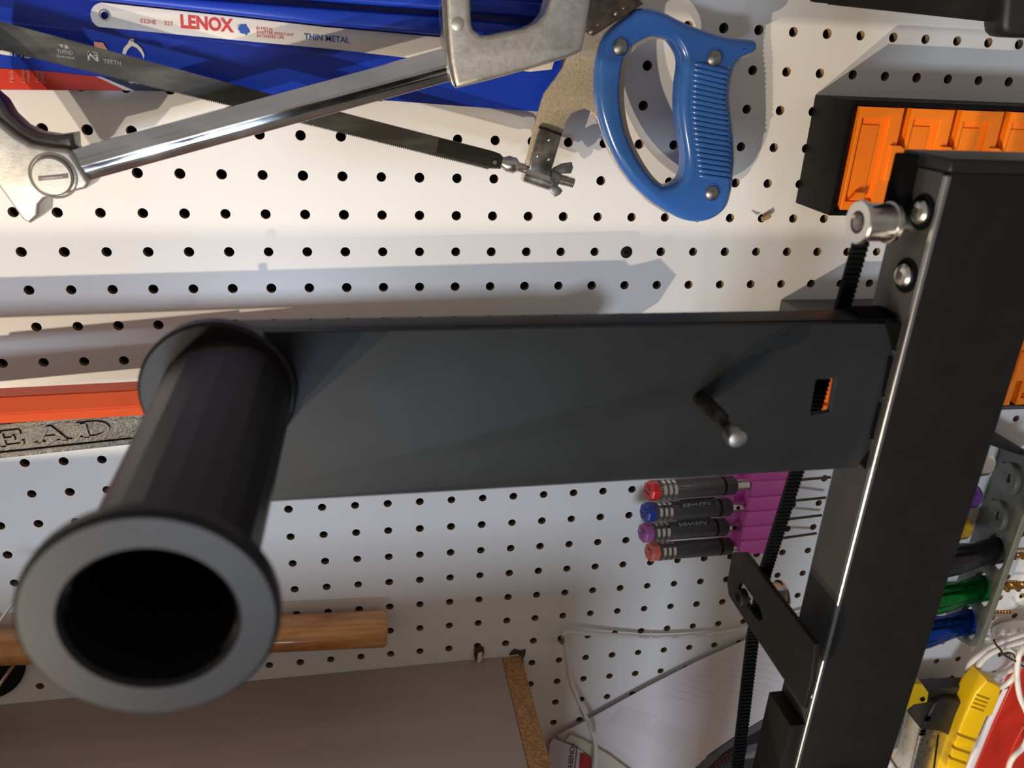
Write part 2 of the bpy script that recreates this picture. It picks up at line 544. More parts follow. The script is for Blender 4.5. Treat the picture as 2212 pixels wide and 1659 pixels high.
# black screw head in one peg hole, torn fibres and chips on the board face
c = P(1353, 545)
sc = lathe('screw', c + Vector((0, 0.001, 0)), (0, -1, 0), [(0, .0044), (.0014, .0044), (.0022, .0030)], M['rubber'], wall, 20)
fr = F(0.0016)
cu_, cv_ = fr.uv(1353, 545)
for k, a in enumerate((0.6, 0.6 + math.pi / 2)):
    e = Vector((math.cos(a), math.sin(a))); q = Vector((-e.y, e.x))
    pts = [(cu_ + e.x * s1 * .0022 + q.x * s2 * .0004, cv_ + e.y * s1 * .0022 + q.y * s2 * .0004) for s1, s2 in ((-1, -1), (1, -1), (1, 1), (-1, 1))]
    shape_uv('screw_slot', [pts], F(0.0014), .0004, M['darkhole'], sc)
shape('torn_flap', [(1646, 470), (1664, 459), (1667, 468), (1660, 474), (1648, 478)], F(0.004), .002, M['fibre'], wall, smooth=False)
shape('torn_flap', [(1621, 459), (1640, 466), (1634, 468)], F(0.0022), .0008, M['board'], wall, smooth=False)
shape('torn_flap', [(1024, 1404), (1034, 1396), (1045, 1399), (1046, 1410), (1040, 1424), (1029, 1428), (1024, 1418)], F(0.0012), .0010, M['chip'], wall, smooth=False)
shape('torn_flap', [(1033, 1414), (1042, 1411), (1040, 1428), (1031, 1432)], F(0.0045), .0020, M['cream'], wall, smooth=False)
shape('torn_flap', [(1105, 1408), (1112, 1403), (1124, 1406), (1136, 1404), (1134, 1416), (1130, 1424), (1132, 1436), (1127, 1446), (1124, 1428), (1121, 1413), (1100, 1416)], F(0.0012), .0010, M['chip'], wall, smooth=False)

tag(box('floor', (-2.2, -3.3, -1.80), (2.6, 0.05, -1.75), M['floor']), 'dark grey concrete workshop floor', None, None, 'structure')
tag(box('wall_front', (-2.2, -3.35, -1.75), (2.6, -3.3, 0.75), M['farwall']), 'plain grey wall opposite the pegboard', None, None, 'structure')

# ================================================================== CABINET under the board
ZS = -0.396
cab = thing('shelf_cabinet', (0.1, -0.15, -0.66), 'low cabinet with grey-brown laminate top and raw chipboard side edge', 'cabinet')
box('top_panel', (-0.40, -0.425, ZS - 0.016), (0.3272, -0.0005, ZS), M['laminate'], cab, 0.0004)  # unseen depth and overhang shaped to keep bulb light off the wall above
box('side_panel', (0.3276, -0.35, -0.66), (0.3452, -0.0005, ZS - 0.0003), M['chipboard'], cab, 0.0004)
box('side_panel', (-0.40, -0.35, -0.66), (-0.383, -0.0005, ZS - 0.0163), M['chipboard'], cab, 0.0004)
box('front_panel', (-0.382, -0.349, -0.66), (0.3270, -0.334, ZS - 0.0165), M['chipboard'], cab)  # added unseen front, set back under the top to let bulb light pass
box('back_panel', (-0.382, -0.0065, -0.66), (0.3270, -0.0006, ZS - 0.0165), M['chipboard'], cab)

# ================================================================== PRINTER GANTRY
COLX, COLD = 0.4422, 0.265
pr = thing('printer_frame', (0.47, -0.24, -0.66), 'black printer gantry: upright post, side arm, toothed belt and spool tube', 'printer')
ZT = 0.0725
bm_col = [(COLX, -COLD), (0.5022, -COLD), (0.5022, -0.2375), (COLX, -0.2375)]
col = box('upright_post', (COLX, -COLD, -0.66), (0.5006, -0.2375, ZT), M['black'], pr, 0.0010)
box('side_cover', (COLX - 0.0012, -COLD + 0.0028, -0.66), (COLX + .0002, -0.2378, ZT - 0.0006), M['coltop'], col, 0.0003)
box('corner_edge', (COLX - 0.0015, -COLD - 0.0004, -0.66), (COLX + 0.0008, -COLD + 0.0026, ZT - 0.001), M['edge'], col, 0.0009, 3)  # brighter metal strip along the front left corner
# end cap
shape_uv('end_cap', [rrect(COLX - 0.0025, -0.0, 0.506, 0.0, 0.0) if False else rrect(COLX - 0.0022, 0.2365, 0.506, 0.2672, 0.004)],
         Frame((0, 0, ZT + 0.0055), (1, 0, 0), (0, -1, 0)) if False else Frame((0, 0, ZT + 0.0055), (0, -1, 0), (1, 0, 0)), .0055, M['print_black'], pr) if False else \
    box('end_cap', (COLX - 0.0026, -COLD - 0.0022, ZT), (0.506, -0.2362, ZT + 0.0055), M['print_black'], pr, 0.0018, 3)
box('pulley_mount', (0.4345, -0.2475, 0.0525), (COLX - 0.0013, -0.2385, ZT + 0.0042), M['darkhole'], pr, 0.0008)
for (u, v) in ((1993, 458), (1958, 595)):
    f_ = FX(COLX - 0.0012)
    c = f_.px(u, v)
    ring('recess_shade', c + Vector((0.0006, 0, 0)), (-1, 0, 0), [(0, .0030), (.0010, .0030), (.0010, .0074), (0, .0076)], M['darkhole'], pr, 24)  # proud dark ring: the shade of a recess put into its colour
    s_ = lathe('screw', c + Vector((0.0003, 0, 0)), (-1, 0, 0), [(0, .0049), (.0020, .0049), (.0032, .0040), (.0037, .0022)], M['steel'], pr, 20)
    lathe('hex_socket', c + Vector((-0.0028, 0, 0)), (-1, 0, 0), [(0, .0020), (.0008, .0020)], M['bronze'], s_, 6, smooth=False)
# idler pulley, axis along x
pc = FX(0.4185).px(1852, 480)
pu = ring('idler_pulley', pc, (1, 0, 0), [(0, .0048), (0, .0086), (.0006, .0092), (.0018, .0092), (.0020, .0080), (.0140, .0080), (.0142, .0088), (.0158, .0088), (.0160, .0086), (.0160, .0048)], M['steel'], pr, 40)
lathe('pulley_bolt', pc + Vector((-0.0004, 0, 0)), (1, 0, 0), [(0, .0026), (.0006, .0036), (.0030, .0038), (.024, .0038)], M['zinc'], pu, 24)
ring('bearing_seal', pc + Vector((0.0007, 0, 0)), (1, 0, 0), [(0, .0040), (0, .0049), (.006, .0049), (.006, .0040)], M['bronze'], pu, 24)
# toothed belt: wall-side run over the pulley, past the tensioner, down out of view
bx0 = 0.4285
fb = FX(bx0)
path = [(p.y, p.z) for p in (fb.px(1721, 1014), fb.px(1651, 1237), fb.px(1625, 1376), fb.px(1592, 1659))]
y0, z0 = pc.y, pc.z
arc = [(y0 + 0.0086 * math.cos(a), z0 + 0.0086 * math.sin(a)) for a in [math.radians(t) for t in range(200, -1, -20)]]
path = [(y0 + .0086, z0 + .004), (y0 + .0086, z0)] + path
lx = path[-1]; path.append((lx[0] - 0.008, lx[1] - 0.07))
pp = [Vector((a, b)) for a, b in path]
V, Fc = [], []
samples = []
for a, b in zip(pp[:-1], pp[1:]):
    L_ = (b - a).length; m_ = max(1, int(L_ / 0.0008))
    for k in range(m_): samples.append(a + (b - a) * (k / m_))
samples.append(pp[-1])
hw = 0.0036
for i, q in enumerate(samples):
    t = (samples[min(i + 1, len(samples) - 1)] - samples[max(i - 1, 0)]).normalized()
    nrm = Vector((-t.y, t.x))                        # inward side, carries the teeth
    if nrm.x > 0: nrm = -nrm
    th = 0.0019 if i % 3 else 0.0009
    for sx in (-hw, hw):
        V.append((bx0 + sx, q.x - nrm.x * .0007, q.y - nrm.y * .0007))
        V.append((bx0 + sx, q.x + nrm.x * th, q.y + nrm.y * th))
for i in range(len(samples) - 1):
    a, b = 4 * i, 4 * i + 4
    Fc += [(a, a + 2, b + 2, b), (a + 1, b + 1, b + 3, a + 3), (a, b, b + 1, a + 1), (a + 2, a + 3, b + 3, b + 2)]
raw('toothed_belt', V, Fc, M['belt'], pr, False)
# belt tensioner bracket (plane x = const, sticking back towards the wall)
ft = FX(0.4225)
tb = shape('tensioner_bracket', [(1580, 1202), (1583, 1193), (1607, 1193), (1715, 1334), (1760, 1392), (1752, 1470), (1735, 1530), (1687, 1460), (1604, 1334), (1574, 1287), (1570, 1258)],
           ft, .0030, M['black'], pr, .0005, holes=[[(1596, 1262), (1606, 1262), (1640, 1312), (1648, 1336), (1640, 1342), (1628, 1330), (1600, 1284), (1592, 1270)]])
c = ft.px(1606, 1290)
bo = lathe('tensioner_bolt', c + Vector((0.001, 0, 0)), (-1, 0, 0), [(0, .0050), (.0036, .0050), (.0044, .0042)], M['rubber'], pr, 20)
lathe('hex_socket', c + Vector((-0.0030, 0, 0)), (-1, 0, 0), [(0, .0024), (.0008, .0024)], M['darkhole'], bo, 6, smooth=False)
c = FX(0.4252).px(1656, 1292)
tn = ring('tensioner_wheel', c, (1, 0, 0), [(0, .003), (0, .0092), (.0012, .0092), (.0014, .0082), (.0076, .0082), (.0078, .0092), (.0090, .0092), (.0090, .003)], M['steel'], pr, 32)
lathe('axle', c + Vector((0.0005, 0, 0)), (1, 0, 0), [(0, .0028), (.012, .0028)], M['steel'], tn, 16)
box('foot_bracket', (0.4322, -0.2640, -0.50), (COLX - 0.0014, -0.2392, -0.2180), M['black'], pr, 0.0008)
c = FX(0.4405).px(1752, 1500)
lathe('screw', c + Vector((0.0005, 0, 0)), (-1, 0, 0), [(0, .0022), (.0012, .0022), (.0018, .0014)], M['steel'], pr, 14)
# side arm: a channel-shaped plate with a flange along its top
fa = F(0.26)
AR = 0.4418
arm_out = [(448, 722), (466, 719), (900, 713), (1400, 704), (1800, 699), (1935, 700), (1952, 706)]
tabs = [(1941, 775), (1915, 880), (1890, 975), (1852, 1011)]
arm_bot = [(1400, 1036), (1000, 1060), (600, 1083), (448, 1092)]
aro = [fa.uv(*p) for p in arm_out + tabs + arm_bot]
aro = [(min(u, AR - 0.0006), v) for u, v in aro]
slot = [(1762, 820), (1806, 818), (1793, 890), (1750, 897)]
arm = shape_uv('side_arm', [aro, [fa.uv(*p) for p in slot]], fa, .0030, M['blackarm'], pr, .0003)
zt = fa.px(1400, 704).z
for q in ([(1912, 691), (1961, 704), (1946, 766), (1930, 757), (1924, 735)], [(1921, 770), (1946, 780), (1928, 872), (1912, 862), (1906, 850)],
          [(1898, 870), (1924, 882), (1901, 962), (1884, 948), (1880, 940)], [(1878, 975), (1894, 975), (1876, 1021), (1858, 1003)]):
    shape('slot_shade', q, F(.2606), .0008, M['darkhole'], arm, smooth=False)  # dark plates on the arm, standing in for the shade inside the slots
for q in ([(1926, 758), (1930, 756), (1952, 773), (1948, 778)], [(1906, 858), (1910, 856), (1930, 871), (1926, 876)], [(1880, 950), (1884, 948), (1906, 963), (1902, 968)]):
    shape('tab_edge', q, F(.2612), .0010, M['coltop'], arm, smooth=False)
box('clamp', (0.4235, -0.2560, zt), (0.4405, -0.2440, zt + 0.0022), M['darkhole'], arm, .0006)
# top flange (horizontal), its left end cut at an angle
fz = Frame((0, 0, zt + 0.0002), (1, 0, 0), (0, 1, 0))
xl = fa.px(466, 719).x
fl = [(xl - .004, 0.2570), (xl - .004, 0.2530), (xl + .002, 0.2450), (AR - 0.010, 0.2435), (AR - 0.001, 0.2475), (AR - 0.001, 0.2570)]
shape_uv('top_flange', [[(a, -b) for a, b in fl]], Frame((0, 0, zt + 0.0002), (1, 0, 0), (0, 1, 0)), .0025, M['blackarm'], arm, .0003)
# hook stud on the arm
a0 = fa.px(1513, 863)
st = lathe('hook_stud', a0, (0, -1, 0), [(-.002, .0040), (0.020, .0040), (.0215, .0032), (.0235, .0024), (.0285, .0023), (.0300, .0026)], M['stud'], pr, 20)
lathe('stud_tip', a0 + Vector((0, -.0300, 0)), (0, -1, 0), [(0, .0024), (.0010, .0038), (.0050, .0042), (.0070, .0036), (.0076, .0020)], M['zinc'], st, 16)
# spool tube
tc0 = F(0.261).px(470, 834); tc1 = F(0.390).px(325, 1340)
tx, tz = (tc0.x + tc1.x) / 2, (tc0.z + tc1.z) / 2
tx, tz = tc1.x, tc1.z
A_ = Vector((tx, -0.2602, tz)); L_ = 0.1300
spt = ring('spool_tube', A_, (0, -1, 0), [(0.004, .0190), (0.004, .0232), (L_ - .004, .0208), (L_ - .004, .0190)], M['print_black'], pr, 22, smooth=False)
ring('end_flange', A_, (0, -1, 0), [(L_ - .0060, .0192), (L_ - .0060, .0276), (L_ - .0048, .0288), (L_ - .0018, .0289), (L_ - .0006, .0285), (L_, .0276), (L_, .0200), (L_ - .0014, .0190)], M['print_black'], spt, 64, angle=.25)
ring('base_flange', A_ + Vector((-.0032, 0, .0012)), (0, -1, 0), [(0, .018), (0, .0280), (.0040, .0280), (.0052, .0268), (.0052, .018)], M['print_black'], spt, 48, angle=.25)
lathe('tube_core', A_, (0, -1, 0), [(0, .0188), (.004, .0188)], M['darkhole'], spt, 22)

# ================================================================== HACKSAW BLADE PACK (hung flat on the board)
fd = F(0.007)
pk = thing('blade_pack', fd.px(600, 240), 'blue hanging card of white replacement hacksaw blades in a clear blister behind the saws', 'blade pack')
cardpx = [(-160, 196), (-160, -200), (1222, -200), (1214, 130), (1206, 244), (1164, 241), (1000, 229.5), (848, 218), (600, 206), (367, 197), (275, 196), (0, 194)]
cd_ = shape('card', cardpx, fd, .0025, M['card'], pk, smooth=False)
fp = F(0.0074)
shape('red_print', [(-150, 143), (0, 148), (79, 152), (207, 165), (272, 195.5), (0, 193.5), (-150, 195)], fp, .0003, M['cardred'], cd_, smooth=False)
shape('cream_stripe', [(207, 165), (219, 166), (291, 196), (272, 195.5)], fp, .0003, M['cream'], cd_, smooth=False)
shape('navy_print', [(219, 166), (290, 173), (420, 180), (380, 197), (291, 196)], fp, .0003, M['cardnavy'], cd_, smooth=False)
ftx = F(0.0078)
for s_, x0, y0, y1 in (('Hack', 28, 178, 152), ('Lamin', 52, 178, 151), ('medi', 64, 177, 152), ('Hold', 84, 178, 153), ('part', 97, 179, 156)):
    text('lettering', s_, (x0 + 2, y0), (x0 + 1, y1), ftx, M['fadeink'], cd_)
text('lettering', '1', (27, 121), (26, 107), ftx, M['whiteink'], cd_, bold=.02, tall=.0075)
text('lettering', '3', (48, 124), (46, 110), ftx, M['whiteink'], cd_, tall=.004)
text('lettering', 'n', (65, 126), (63, 113), ftx, M['whiteink'], cd_, tall=.003)
text('lettering', '6', (290, 180), (289, 174), ftx, M['whiteink'], cd_, tall=.0032)
text('lettering', '6', (303, 181), (302, 175), ftx, M['whiteink'], cd_, tall=.0032)
shape('hook_print', [(283, 83), (289, 84), (289, 92), (296, 95), (306, 105), (312, 118), (311, 128), (305, 115), (296, 104), (285, 99), (276, 107), (271, 118), (264, 115), (267, 104), (277, 93), (279, 86)], ftx, .0003, M['whiteink'], cd_, smooth=False)
shape('picture_print', [(203, 90), (222, 92), (234, 110), (228, 112), (203, 105)], ftx, .0003, M['fadeink'], cd_, smooth=False)
# blister and its blade
fbl = F(0.0125)
wb = [(212, 58), (205, 53), (199, 46), (196, 38), (195, 30), (197, 21), (202, 13), (209, 8), (218, 5), (459, 31), (700, 58), (959, 81), (1150, 100), (1190, 112), (1199, 128), (1192, 150), (1145, 155), (837, 120), (717, 106), (459, 82)]
bl = shape('hacksaw_blade', wb, fbl, .0012, M['cream'], pk, .0002, holes=[[fbl_p for fbl_p in [(226 + 9 * math.cos(a / 10 * 6.283), 33 + 9 * math.sin(a / 10 * 6.283)) for a in range(10)]]])
ring('blade_eyelet', F(0.0126).px(226, 33), (0, 1, 0), [(-.0004, .0024), (-.0004, .0031), (.003, .0031), (.003, .0024)], M['steel'], bl, 20)
fl_ = F(0.0126)
text('lettering', '032HE', (303, 49), (337, 53), fl_, M['redink'], bl)
text('lettering', '32T', (355, 54), (374, 56.5), fl_, M['redink'], bl)
text('lettering', 'LENOX', (391, 61), (505, 71), fl_, M['redink'], bl, bold=.035, tall=.0075)
text('lettering', 'BI-METAL', (554, 64), (590, 67), fl_, M['redink'], bl)
text('lettering', 'SHATTER RESISTANT', (554, 72), (635, 79), fl_, M['redink'], bl)
text('lettering', 'EXTENDED LIFE', (555, 80), (613, 84.5), fl_, M['redink'], bl)
text('lettering', 'THIN METAL', (657, 85), (755, 93), fl_, M['blueink'], bl, bold=.012)
shape('emblem', [(512, 61), (517, 58), (513, 54), (520, 55), (519, 52), (525, 53), (531, 52), (533, 57), (537, 62), (540, 68), (538, 72), (534, 68), (535, 73), (532, 77), (529, 73), (523, 73), (517, 70), (518, 66), (513, 65), (516, 62)],
      F(0.0128), .0003, M['blueink'], bl, smooth=False)
shape('blister', [(140, -60), (1180, 60), (1214, 96), (1212, 150), (1196, 161), (1150, 166), (837, 135), (459, 96), (205, 72), (20, 52), (-120, 36), (-120, -90)], F(0.0165), .0088, M['clear'], pk, .0022)
shape('blister_rib', [(170, -22), (500, 3), (955, 36), (1190, 60), (1188, 88), (959, 77), (700, 54), (459, 27), (230, 2), (150, -6)], F(0.0195), .0125, M['card'], pk, .0022)
shape('blister_rib', [(150, -75), (1215, 10), (1213, 40), (955, 22), (600, -5), (150, -40)], F(0.0210), .014, M['card'], pk, .0022)

# ================================================================== BLUE-HANDLED HACKSAW
DB = 0.031
bs = thing('blue_hacksaw', P(1400, 480, DB), 'hacksaw with blue ribbed D-shaped grip, bronze frame and wing nut', 'hacksaw')
outer = [(1384, 18), (1412, 19), (1442, 28), (1478, 46), (1528, 66), (1579, 81), (1627, 86), (1639, 91), (1641, 103), (1633, 114), (1609, 124), (1594, 139), (1587, 157), (1582, 182), (1580, 215), (1584, 253), (1589, 304), (1590, 354), (1586, 395), (1583, 416), (1573, 448), (1551, 470), (1522, 481), (1486, 479), (1450, 463), (1406, 434), (1363, 391), (1327, 333), (1302, 268), (1291, 217), (1289, 174), (1294, 123), (1309, 80), (1334, 54), (1363, 33)]
inner = [(1348, 148), (1356, 119), (1374, 98), (1403, 82), (1424, 79), (1450, 86), (1464, 101), (1475, 123), (1477, 145), (1472, 181), (1470, 231), (1475, 282), (1482, 325), (1484, 354), (1479, 383), (1464, 399), (1442, 405), (1428, 401), (1406, 380), (1381, 343), (1359, 296), (1348, 253), (1343, 202)]
fh = F(DB + 0.0095)
shape('grip', outer, fh, .019, M['bluegrip'], bs, .0054, holes=[inner], sm=4, res=5, angle=1.2)
# ribs across the grip
fr_ = F(DB + 0.0095)
NR = 22
for k in range(NR):
    t = k / (NR - 1)
    ly = 135 + t * 243; ry = 158 + t * 232
    lx = 1491 + 14 * max(0, t - 0.45) / 0.55 * 0.9 - 4 * math.sin(t * math.pi)
    rx = 1585 - 6 * math.sin(min(1, t * 2.2) * math.pi) * (t < 0.45) + 3 * t - 1
    a, b = fr_.px(lx, ly), fr_.px(rx, ry)
    m_ = (a + b) / 2
    pts = [a + Vector((0, .0052, 0)), a + (m_ - a) * 0.18 + Vector((0, .0010, 0)), a + (m_ - a) * 0.5 + Vector((0, -.0002, 0)), m_ + Vector((0, -.0004, 0)), b + (m_ - b) * 0.5 + Vector((0, -.0002, 0)), b + (m_ - b) * 0.2 + Vector((0, .0008, 0)), b + Vector((0, .0052, 0))]
    tube('rib', pts, [.0006, .0015, .00165, .0017, .00165, .0015, .0007], M['bluegrip'], bs, 8)
for (u, v) in ((1339, 101), (1542, 126), (1537, 416)):
    c = F(DB + 0.0085).px(u, v)
    ring('rivet_seat', c, (0, -1, 0), [(0, .0050), (.0014, .0053), (.0014, .0060), (0, .0062)], M['bluegrip'], bs, 24)
    lathe('rivet', c, (0, -1, 0), [(0, .0049), (.0014, .0049), (.0024, .0042), (.0031, .0026), (.0034, .0008)], M['zinc'], bs, 20)
# steel frame plate
framepx = [(1262, 60), (1226, 118), (1217, 146), (1202, 168), (1186, 188), (1176, 202), (1170, 219), (1165, 237), (1157, 268), (1150, 292), (1142, 331), (1135, 356), (1150, 372), (1188, 378), (1194, 360), (1205, 322), (1217, 284), (1225, 260), (1236, 245), (1251, 238), (1263, 235), (1275, 239), (1284, 247), (1291, 259), (1299, 280), (1311, 315), (1329, 352), (1358, 394), (1401, 437), (1440, 462), (1470, 440), (1400, 400), (1330, 290), (1320, 180), (1340, 90), (1400, 40), (1330, 20)]
shape('frame_plate', framepx, F(DB + 0.0016), .0036, M['gold'], bs, .0006)
shape('frame_liner', [(p[0] + (1416 - p[0]) * 0.022, p[1] + (243 - p[1]) * 0.016) for p in outer], F(DB - 0.0010), .0026, M['gold'], bs, .0004,
      holes=[[(p[0] + (1416 - p[0]) * 0.07, p[1] + (243 - p[1]) * 0.03) for p in inner]], sm=3)
# dark spine tube running up from the handle
sp_ = shape('spine', [(1283, 78), (1262, 66), (1180, -40), (1100, -140), (1230, -200), (1330, -60), (1392, 8)], F(DB + 0.0070), .013, M['bronze'], bs, .0015)
for (u, v, q) in ((1277, 68, .0016), (1330, 29, .0016), (1291, 54, .001), (1347, 17, .001)):
    lathe('spot_weld', F(DB + 0.0066).px(u, v), (0, -1, 0), [(0, q), (.0008, q * .8), (.0012, q * .3)], M['zinc'], sp_, 10)
# tension bracket, sleeve, stud, wing nut
fb_ = F(DB + 0.0040)
shape('bracket', [(1167, 275), (1178, 277), (1213, 291), (1206, 320), (1193, 362), (1184, 388), (1142, 372), (1147, 344), (1156, 312)], fb_, .0085, M['zinc'], bs, .0008)
for (u, v) in ((1186, 302), (1162, 337), (1186, 344)):
    lathe('dimple', F(DB + 0.0036).px(u, v), (0, -1, 0), [(0, .0011), (.0009, .0010), (.0013, .0004)], M['steel'], bs, 10)
shape('weld_bead', [(1166, 273), (1180, 276), (1214, 289), (1213, 294), (1178, 282), (1165, 278)], F(DB + 0.0046), .003, M['rubber'], bs, .0006)
A1, B1 = P(1131, 374, DB), P(1184, 392, DB)
ax = (B1 - A1).normalized()
lathe('sleeve', A1, ax, [(0, .0048), (.0006, .0054), (.0190, .0054), (.0196, .0048)], M['steel'], bs, 24)
A2, B2 = P(1083, 349.5, DB), P(1239, 396, DB)
ax2 = (B2 - A2).normalized(); LL = (B2 - A2).length
stud = [(0, .0030), (.004, .0052), (.009, .0052), (.0105, .0040), (.012, .0030), (.030, .0030)]
nthr = 12
t0 = .038
for k in range(nthr):
    t = t0 + (LL - t0) * k / nthr
    stud += [(t, .0028), (t + (LL - t0) / nthr / 2, .0036)]
stud.append((LL, .0026))
lathe('stud', A2, ax2, stud, M['steel'], bs, 20, angle=1.0)
c = P(1191, 385, DB)
lathe('wing_nut_hub', P(1186, 383, DB), ax2, [(0, .0058), (.003, .0054), (.0065, .0044)], M['zinc'], bs, 20)
shape('wing', [(1190, 372), (1196, 363), (1214, 354), (1236, 351), (1239, 363), (1234, 375), (1207, 376), (1197, 384)], F(DB + 0.0012), .0030, M['zinc'], bs, .0008)
shape('wing', [(1183, 398), (1198, 396), (1211, 406), (1216, 412), (1211, 420), (1200, 426), (1192, 418), (1186, 408)], F(DB + 0.0012), .0030, M['zinc'], bs, .0008)
# toothed blade
def toothed(a, b, n, dep):
    out = []
    for k in range(n):
        t = k / n
        x, y = a[0] + (b[0] - a[0]) * t, a[1] + (b[1] - a[1]) * t
        out += [(x, y), (x + (b[0] - a[0]) / n * 0.3, y + dep)]
    return out
fbd = F(DB + 0.0008)
bpx = [(-200, -8), (0, 46), (557, 196), (1063, 326), (1080, 332), (1089, 341), (1089, 352), (1081, 365), (1060, 364)]
bpx += toothed((1055, 364), (674, 270), 90, 3.2) + toothed((674, 270), (0, 105), 150, 3.6) + [(-200, 56)]
bd = shape('saw_blade', bpx, fbd, .0010, M['blade'], bs, smooth=False,
           holes=[[(1068 + 4 * math.cos(a * .785), 349 + 4 * math.sin(a * .785)) for a in range(8)]])
shape('painted_end', [(948, 300), (1063, 328), (1079, 333.5), (1087, 341), (1087, 352), (1080, 362), (1060, 361), (942, 330)], F(DB + 0.0011), .0004, M['bladeblack'], bd)
lathe('blade_pin', P(1068, 349, DB - 0.001), (0, -1, 0), [(0, .0013), (.003, .0013), (.0036, .0007)], M['steel'], bd, 12)
fbt = F(DB + 0.0010)
shape('worn_mark', [(127, 95), (137, 97), (134, 104)], fbt, .0002, M['greyink'], bd, smooth=False)
shape('worn_mark', [(141, 96), (147, 100), (149, 106), (139, 105)], fbt, .0002, M['greyink'], bd, smooth=False)
text('worn_lettering', 'THEND', (124, 115), (158, 119), fbt, M['greyink'], bd, tall=.0022)
text('worn_lettering', 'bimetal', (124, 124), (162, 128), fbt, M['greyink'], bd, tall=.0016)
text('worn_lettering', 'N', (190, 130), (213, 133), fbt, M['greyink'], bd, tall=.0042, bold=.02)
text('worn_lettering', '12', (190, 119), (213, 122), fbt, M['greyink'], bd, tall=.0022)
text('worn_lettering', 'TEETH', (224, 136), (262, 141), fbt, M['greyink'], bd, tall=.0022)

def bar_prism(name, p0, p1, prof, mat, parent, bev=.0006):
    """prof = (depth, height) cross-section swept from p0 to p1"""
    A, B = Vector(p0), Vector(p1)
    e = (B - A).normalized(); up = Vector((0, 0, 1)); up = (up - e * up.dot(e)).normalized()
    ou = e.cross(up); ou = ou if ou.y < 0 else -ou
    V = [q + ou * a + up * b for q in (A, B) for a, b in prof]
    n = len(prof)
    Fc = [tuple(range(n)), tuple(range(n, 2 * n))] + [(k, (k + 1) % n, n + (k + 1) % n, n + k) for k in range(n)]
    bm = bmesh.new()
    vs_ = [bm.verts.new(v) for v in V]
    for f_ in Fc: bm.faces.new([vs_[k] for k in f_])
    bmesh.ops.recalc_face_normals(bm, faces=bm.faces)
    if bev: bmesh.ops.bevel(bm, geom=list(bm.edges), offset=bev, segments=2, affect='EDGES')
    me = bpy.data.meshes.new(name); bm.to_mesh(me); bm.free()
    return fin(name, me, mat, parent)
# ================================================================== CHROME HACKSAW
cs = thing('chrome_hacksaw', P(500, 400, 0.05), 'hacksaw with flat chrome-plated frame bar and cast aluminium grip and head', 'hacksaw')
fcb = F(0.060)
barpx = [(120, 333), (155, 324), (961, 104), (1005, 92), (1005, 170), (974, 178), (190, 393), (130, 409)]
A3, B3 = F(0.060).px(172, 358), F(0.060).px(967, 141)
e3 = (B3 - A3).normalized()
A3 = A3 - e3 * .010 + Vector((0, .007, 0)); B3 = B3 + e3 * .010 + Vector((0, .007, 0))
hh = 0.0088
prof = [(-.0065, -hh + .0008), (-.0065, hh - .0008), (-.0057, hh), (.0050, hh), (.0060, hh - .0008)]
for k in range(13):
    t = k / 12
    zz = (hh - .0014) * (1 - 2 * t)
    prof.append((.0063 + .0022 * math.sin(math.pi * t) - (.0004 if k in (4, 8) else 0), zz))
prof += [(.0060, -hh + .0008), (.0050, -hh)]
bar = bar_prism('frame_bar', A3, B3, prof, M['chrome'], cs, 0)
# left casting
fgr = F(0.064)
lc = shape('grip_casting', [(-140, 150), (-60, 225), (0, 268), (32, 294), (63, 312), (104, 320), (139, 323), (152, 329), (165, 351), (193, 396), (184, 408), (133, 421), (95, 430), (84, 443), (82, 467), (63, 483), (48, 475), (0, 408), (-60, 330), (-140, 250)],
           fgr, .026, M['alu'], cs, .0022, res=3)
shape('casting_web', [(-140, 110), (-60, 165), (0, 216), (19, 247), (47, 273), (79, 288), (120, 294), (157, 289), (160, 330), (100, 340), (0, 300), (-140, 200)], F(0.058), .016, M['alu_shaded'], cs, .003, res=3)
c = F(0.0640).px(115, 380)
ring('screw_well', c, (0, -1, 0), [(-.001, .0112), (.0004, .0114), (.0004, .0124), (-.001, .0126)], M['alu_shaded'], lc, 32)
sh = lathe('slotted_screw', c, (0, -1, 0), [(-.002, .0106), (.0018, .0106), (.0028, .0096), (.0030, .004)], M['alu'], cs, 32)
shape('screw_slot', [(82, 381), (146, 375), (147, 385), (83, 391)], F(0.0672), .0006, M['alu_shaded'], sh)
shape('slot_lip', [(92, 383), (136, 379), (136, 384), (92, 388)], F(0.0675), .0006, M['steel'], sh)
# right head casting with window
hd = shape('head_casting', [(965, -140), (963, 0), (967, 81), (972, 132), (980, 173), (986, 191), (1053, 175), (1135, 153), (1226, 126), (1245, 118), (1259, 110), (1265, 81), (1271, 41), (1277, 0), (1290, -140)],
           F(0.066), .022, M['alu'], cs, .0030, res=4, angle=0.9,
           holes=[[(1017, -60), (1017, 0), (1019, 51), (1023, 63), (1039, 76), (1060, 76), (1094, 69), (1135, 61), (1161, 49), (1178, 30), (1188, 0), (1196, -60)]])
lathe('boss', F(0.066).px(989, 52), (0, -1, 0), [(-.001, .0036), (.0002, .0036), (.0006, .0030)], M['alu'], hd, 24)
shape('edge_rim', [(957, -140), (954, 0), (958, 81), (966, 140), (976, 180), (985, 191), (978, 160), (971, 110), (966, 60), (963, 0), (965, -140)], F(0.0655), .02, M['steel'], hd, .0005)

